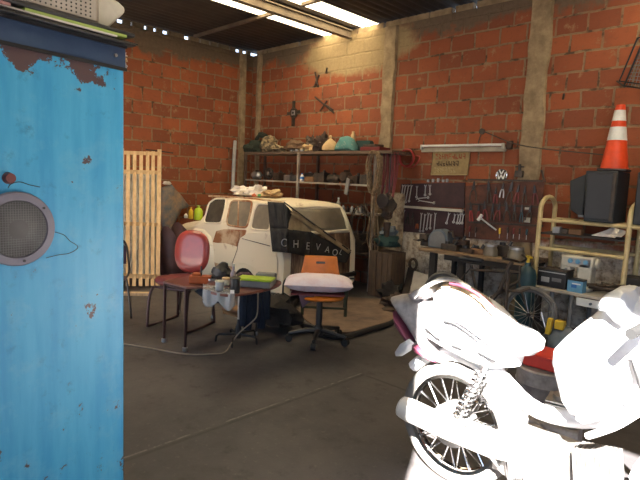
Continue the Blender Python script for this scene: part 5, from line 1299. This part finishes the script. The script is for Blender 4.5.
# ================================================================== floor clutter behind the motorcycle
# bicycle
YBk = -.95
c1 = PY(529, 321, YBk); Rw = .27; c1.z = Rw + .004
def cycle_wheel(c, R, root, tw=.022, spokes=20, tmat='tyre', rim='grey_mid'):
    ty = obj('tyre', B().ring(c, R - tw, tw, 'Y', 36, 8), tmat, root)
    obj('rim', B().ring(c, R - 2.2 * tw, tw * .5, 'Y', 36, 6), rim, ty)
    b = B()
    for k in range(spokes):
        a = 2 * PI * k / spokes; d_ = Vector((math.cos(a), 0, math.sin(a))); s_ = .02 * (1 if k % 2 else -1)
        b.cyl(c + Vector((0, s_, 0)) + d_ * .015, c + d_ * (R - 2.3 * tw), .002, 4)
    obj('spokes', b, 'steel', ty); obj('hub', B().cyl(c - Vector((0, .035, 0)), c + Vector((0, .035, 0)), .018, 12), 'dark_steel', ty)
    return ty
bi = thing('bicycle', 'dark bicycle parked behind the motorcycle in front of the low bench', 'bicycle', (c1.x - .45, YBk, 0))
cycle_wheel(c1, Rw, bi); c2_ = c1 - Vector((.92, 0, 0)); cycle_wheel(c2_, Rw, bi)
bb_ = c1 + Vector((-.52, 0, -.02)); hd = c1 + Vector((-.13, 0, .38)); sT = bb_ + Vector((-.12, 0, .40))
obj('frame', B().tube([bb_, hd - AZ * .08], .016, 8).tube([sT - AZ * .05, hd], .014, 8).tube([bb_, sT], .015, 8).tube([bb_, c2_], .009, 6).tube([sT - AZ * .03, c2_], .008, 6), 'iron', bi)
obj('fork', B().tube([hd + AZ * .06, hd - AZ * .10, c1 + Vector((-.03, 0, .05)), c1], .012, 8), 'iron', bi)
obj('handlebar', B().tube(smooth_path([hd + Vector((-.10, -.18, .14)), hd + Vector((.0, -.10, .12)), hd + Vector((0, 0, .10)), hd + Vector((0, .12, .12)), hd + Vector((-.10, .26, .14))], 4), .012, 8), 'dark_steel', bi)
obj('saddle', B().puff([sT + Vector((x, y, .06)) for x, y in ((-.12, -.07), (-.12, .07), (0, .05), (.13, .02), (.13, -.02), (0, -.05))], .05, (0, 0, 1)), 'black_plastic', bi)
b = B().tube([PY(487, 306, -1.32), PY(500, 290, -1.32), PY(508, 268, -1.32), PY(512, 262, -1.32)], .02, 8).tube([PY(498, 288, -1.30), PY(520, 292, -1.25), PY(530, 288, -1.2)], .014, 8)
b.cyl((PY(508, 290, -1.32).x, -1.32, .003), PY(508, 270, -1.32), .018, 8)
solo('bent_tubing', b, 'iron', 'bent black tubing rising left of the bicycle wheel', 'tubing')
# yellow jack and grey pole
p = PY(549, 330, -1.1)
t_ = thing('yellow_jack', 'yellow tool with a grey upright pole on the floor right of the bicycle wheel', 'jack', (p.x, -1.1, 0))
obj('body', B().box((p.x, -1.1, PY(549, 326, -1.1).z), (.045, .05, .15), 0, 0, .1), 'yellow_plastic', t_, bevel=.008); obj('side_block', B().box((p.x + .09, -1.1, PY(556, 324, -1.1).z), (.08, .06, .08)), 'yellow_plastic', t_, bevel=.008)
obj('pole', B().cyl((p.x + .01, -1.08, .0), (p.x + .015, -1.08, .46), .012, 8), 'grey_mid', t_); obj('rod', B().cyl(PY(541, 312, -1.1), PY(547, 334, -1.1), .009, 6), 'steel', t_)
floorheap(566, 330, -1.05, (.30, .26, .34), 'grey_blue', 'jerrycan', 'grey-blue dusty container on the floor right of the yellow tool', 'container', 3, .12, 1.2)
floorheap(600, 330, -.95, (.34, .30, .28), 'iron', 'scrap_part', 'black scrap part on the floor under the white drawer', 'scrap metal', 11, .5, 2.6)
# red crate and engine block with fins
p = PY(546, 357, -2.35)
t_ = thing('red_crate', 'red plastic crate seen between the seat and the front fairing of the motorcycle', 'crate', (p.x, -2.35, p.z - .06))
zc_ = p.z
obj('tub', B().prism([(p.x - .11, -2.45, zc_ - .06), (p.x + .11, -2.45, zc_ - .06), (p.x + .12, -2.45, zc_ + .02), (p.x - .12, -2.45, zc_ + .02)], (0, .22, 0)), 'red_bright', t_, bevel=.008)
obj('rim', B().box((p.x, -2.34, zc_ + .025), (.26, .25, .014)), 'red_bright', t_, bevel=.004)
solo('metal_drum', B().lathe([(.17, .001), (.18, .01), (.18, zc_ * .5), (.186, zc_ * .5 + .01), (.18, zc_ * .5 + .02), (.18, zc_ - .075), (.17, zc_ - .065)], (p.x, -2.34, 0), 24), 'moto_grey', 'grey metal drum under the red plastic crate', 'drum')
# ================================================================== the motorcycle
YM = -3.60
mo = thing('motorcycle', 'white underbone motorcycle in blazing sunlight, tail to the left', 'motorcycle', (6.75, YM, 0))
def mp2(px, py, y=YM): return PY(px, py, y)
rw = Vector((6.325, YM, .302)); fw = Vector((7.44, YM, .295))
def band(prof, c, n=44):
    b = B(); vs = []; m_ = len(prof)
    for (r, h_) in prof:
        for k in range(n):
            a = 2 * PI * k / n; vs.append(c + Vector((r * math.cos(a), h_, r * math.sin(a))))
    fs = [(i * n + k, i * n + (k + 1) % n, ((i + 1) % m_) * n + (k + 1) % n, ((i + 1) % m_) * n + k) for i in range(m_) for k in range(n)]
    return b.add(vs, fs)
def moto_wheel(c, R, drum):
    ty = obj('tyre', B().ring(c, R - .038, .036, 'Y', 44, 12), 'tyre', mo)
    obj('rim', band([(R - .078, -.024), (R - .062, -.028), (R - .056, 0), (R - .062, .028), (R - .078, .024), (R - .070, 0)], c), 'chrome', ty)
    b = B()
    for k in range(36):
        a = 2 * PI * k / 36; a2 = a + .42 * (1 if k % 2 else -1); s_ = .028 * (1 if (k // 2) % 2 else -1)
        b.cyl(c + Vector((.05 * math.cos(a), s_, .05 * math.sin(a))), c + Vector(((R - .07) * math.cos(a2), 0, (R - .07) * math.sin(a2))), .0036, 4)
    obj('spokes', b, 'chrome', ty)
    obj('hub', B().lathe([(.03, -.06), (drum, -.05), (drum, .04), (.04, .06)], c, 24, 'Y'), 'dull_alu', ty)
    return ty
moto_wheel(rw, .302, .105); moto_wheel(fw, .295, .06)
def body(name, pix, thick, mt, y=YM, parent=mo, xtra=None, steps=5):
    pts = [mp2(*q, y) for q in pix]
    return obj(name, B().puff(pts, thick, (0, 1, 0), steps), mt, parent)
# seat and side panels
body('seat', [(436, 292), (445, 284), (456, 284.5), (468, 290), (482, 298), (494, 307), (505, 318), (516, 330), (528, 337), (538, 339), (543, 344), (542, 350), (534, 355), (520, 356), (505, 350), (490, 338), (470, 324), (450, 312), (438, 304)], .24, 'moto_white', YM)
body('side_panel', [(426, 300), (440, 302), (460, 312), (482, 328), (500, 344), (524, 354), (520, 366), (500, 368), (480, 362), (462, 352), (446, 344), (430, 334), (425, 318)], .22, 'moto_white', YM)
body('tank_cover', [(445, 283.5), (454, 283), (466, 288), (478, 295), (488, 304), (490, 309), (478, 307), (462, 302), (450, 296)], .18, 'moto_beige', YM - .035)
b = B().tube(smooth_path([mp2(*q, YM - .13) for q in ((450, 283.5), (462, 286), (476, 293), (487, 302), (494, 309))], 4), .007, 6)
obj('trim_strip', b, 'moto_purple', mo)
body('tail_cowl', [(393, 296.5), (402, 294), (414, 293), (428, 297), (430, 305), (428, 320), (432, 336), (449, 361), (446, 364), (437, 362), (428, 352), (420, 338), (410, 322), (399, 306)], .15, 'moto_grey', YM)
body('tail_cowl', [(397, 309), (403, 316), (411, 328), (421, 342), (432, 354), (440, 362), (430, 358), (418, 346), (407, 330), (398, 317)], .17, 'moto_purple', YM - .01)
body('tail_lamp', [(411, 293), (420, 288), (432, 284), (438, 288), (434, 297), (422, 300), (413, 300)], .12, 'moto_grey', YM)
ts = obj('turn_signal', B().puff([mp2(*q, YM - .1) for q in ((396, 352), (402, 343), (409, 339), (413, 343), (410, 351), (402, 356), (397, 356))], .06, (0, 1, 0)), 'grey_light', mo)
obj('signal_stem', B().cyl(mp2(411, 345, YM - .1), mp2(422, 340, YM - .02), .008, 8), 'black_plastic', ts)
obj('grab_rail', B().tube(smooth_path([mp2(*q, YM - .12) for q in ((470, 288), (455, 280), (440, 280), (424, 288), (414, 297))], 4), .010, 8), 'dull_alu', mo)
for pix in (((443.5, 321), (455, 324), (466, 331), (478, 340)), ((424, 326), (430, 331), (436, 337), (440, 339)), ((452, 345), (462, 349)), ((478, 352), (490, 358), (496, 361))):
    obj('panel_slot', B().tube([mp2(*q, YM - .118) for q in pix], [.006] * len(pix), 6), 'black_plastic', mo)
# frame, swingarm, chain guard, engine
obj('rear_fender', B().tube([(rw.x + .335 * math.cos(a), YM, rw.z + .335 * math.sin(a)) for a in [math.radians(d) for d in range(15, 150, 9)]], .03, 8), 'moto_white', mo)
obj('main_frame', B().tube(smooth_path([(6.25, YM, .72), (6.5, YM, .62), (6.72, YM, .50), (7.0, YM, .58), (7.15, YM, .86)], 5), .035, 10).tube([(6.55, YM, .60), (6.60, YM, .30)], .025, 8), 'moto_white', mo)
for s_ in (-1, 1):
    obj('swingarm', B().bar((6.60, YM + .07 * s_, .30), (rw.x - .04, YM + .07 * s_, .30), .022, .035), 'dull_alu', mo)
    sh_ = obj('shock_absorber', B().cyl((rw.x + .05, YM + .10 * s_, .34), (rw.x + .18, YM + .10 * s_, .66), .012, 8), 'chrome', mo)
    a0_ = Vector((rw.x + .07, YM + .10 * s_, .39)); a1_ = Vector((rw.x + .17, YM + .10 * s_, .63))
    sp_ = [a0_.lerp(a1_, k / 72) + Vector((.030 * math.cos(k * PI / 4), .030 * math.sin(k * PI / 4), 0)) for k in range(73)]
    obj('spring', B().tube(sp_, .005, 6), 'chrome', sh_)
obj('chain_guard', B().bar((6.60, YM - .085, .36), (rw.x - .03, YM - .085, .36), .012, .05), 'moto_white', mo, bevel=.003)
en = obj('engine', B().box((6.72, YM, .30), (.30, .20, .18)).cyl((6.66, YM - .13, .30), (6.66, YM + .13, .30), .085, 20).cyl((6.80, YM - .12, .28), (6.80, YM + .12, .28), .07, 20), 'dull_alu', mo, bevel=.01)
b = B()
for k in range(9): b.box((6.90 + k * .017, YM, .345 + k * .003), (.013, .13, .13), 0, 0, -.15)
obj('cooling_fins', b, 'dull_alu', en, smooth=False)
obj('crankcase_cover', B().lathe([(.075, -.12), (.07, -.145), (.03, -.15), (.001, -.15)], (6.80, YM, .28), 22, 'Y'), 'moto_grey', en)
for s_ in (-1, 1): obj('footpeg', B().cyl((6.74, YM + .10 * s_, .235), (6.74, YM + .27 * s_, .235), .014, 8).cyl((6.74, YM + .15 * s_, .235), (6.74, YM + .27 * s_, .235), .02, 10), 'rubber', mo)
obj('kick_lever', B().tube([(6.62, YM - .14, .26), (6.60, YM - .17, .30), (6.52, YM - .18, .42), (6.50, YM - .24, .44)], .009, 8), 'chrome', mo)
obj('side_stand', B().tube([(6.66, YM - .08, .20), (6.60, YM - .16, .10), (6.52, YM - .22, .006)], .010, 8), 'black_metal', mo)
mf = obj('muffler', B().tube([mp2(402, 406.5, YM - .20), mp2(409, 410, YM - .20), mp2(450, 429, YM - .20), mp2(492, 448, YM - .20), mp2(512, 457, YM - .18)], [.050, .055, .052, .042, .024], 18), 'dusty_alu', mo)
mf['label'] = 'long pale metal silencer'
obj('end_cap', B().tube([mp2(400.5, 405.8, YM - .20), mp2(403, 407, YM - .20)], [.034, .052], 18), 'dark_steel', mf)
obj('exhaust_pipe', B().tube(smooth_path([mp2(508, 455, YM - .18), (6.74, YM - .17, .155), (6.90, YM - .10, .16), (7.0, YM - .04, .26), (7.02, YM, .33)], 5), .018, 10), 'chrome', mf)
# leg shield, front fork, handlebar
body('leg_shield', [(637, 292), (622, 294), (610, 302), (597, 312), (583, 323), (569, 335), (559, 345), (557, 358), (562, 378), (567, 398), (576, 412), (592, 418), (612, 414), (628, 402), (644, 392), (668, 380), (676, 350), (668, 318), (652, 298)], .34, 'moto_white', YM)
body('inner_panel', [(583, 396), (600, 394), (615, 388), (625, 396), (612, 412), (596, 416), (586, 410)], .38, 'moto_white', YM)
obj('shield_slot', B().tube([mp2(*q, YM - .185) for q in ((631, 356), (635, 366), (639, 378), (641, 390))], [.004, .009, .010, .006], 6), 'black_plastic', mo)
hx = 7.17
hb_ = obj('handlebar', B().tube(smooth_path([(hx - .06, YM - .33, 1.00), (hx - .03, YM - .2, 1.02), (hx, YM, .96), (hx - .03, YM + .2, 1.02), (hx - .06, YM + .33, 1.00)], 4), .012, 8), 'chrome', mo)
for s_ in (-1, 1):
    obj('grip', B().cyl((hx - .045, YM + .24 * s_, 1.01), (hx - .06, YM + .35 * s_, 1.0), .018, 10), 'rubber', hb_)
    obj('fork_leg', B().cyl((7.16, YM + .075 * s_, .86), (fw.x, YM + .075 * s_, fw.z), .020, 10), 'moto_grey', mo)
    obj('mirror_stem', B().tube([(hx, YM + .2 * s_, 1.02), (hx + .0, YM + .26 * s_, 1.14)], .005, 6), 'chrome', hb_)
obj('headlight', B().lathe([(.001, -.05), (.06, -.03), (.075, .02), (.07, .05), (.001, .07)], (7.22, YM, .93), 20, 'X'), 'moto_white', mo)
obj('front_fender', B().tube([(fw.x + .325 * math.cos(a), YM, fw.z + .325 * math.sin(a)) for a in [math.radians(d) for d in range(35, 175, 9)]], .045, 8), 'moto_white', mo)
obj('brake_cable', B().tube(smooth_path([mp2(588, 436, YM - .12), mp2(600, 432, YM - .16), mp2(618, 425, YM - .18), mp2(640, 412, YM - .16), mp2(664, 400, YM - .1)], 5), .014, 8), 'moto_white', mo)
# clear plastic cover pulled over the handlebars
b = B().puff([mp2(*q, YM - .06) for q in ((604, 302), (609, 294), (616, 289), (624, 287.5), (632, 290), (637, 298), (637, 312), (634, 322), (624, 318), (614, 310), (606, 308))], .30, (0, 1, 0), 6)
b.v = [Vector(v) + Vector((noise.noise(Vector(v) * 14), 0, noise.noise(Vector(v) * 14 + Vector((9, 0, 0))))) * .018 for v in b.v]
solo('plastic_cover', b, 'cover_film', 'crinkled clear plastic cover over the handlebars of the white motorcycle', 'cover')
# engine block on the floor behind the step-through gap
p = PY(548, 392, -3.0)
t_ = thing('engine_block', 'grey finned engine block on the floor behind the motorcycle, below the red crate', 'engine', (p.x, -2.9, 0))
obj('crankcase', B().box((p.x, -2.9, .10), (.30, .24, .19), .2).cyl((p.x - .05, -3.04, .12), (p.x - .05, -2.76, .12), .08, 18), 'moto_grey', t_, bevel=.012)
b = B()
for k in range(7): b.box((p.x + .05, -2.9, .205 + k * .018), (.16, .16, .007), .2)
obj('cooling_fins', b, 'dull_alu', t_, smooth=False); obj('cylinder', B().cyl((p.x + .05, -2.9, .19), (p.x + .05, -2.9, .34), .055, 16), 'dull_alu', t_)
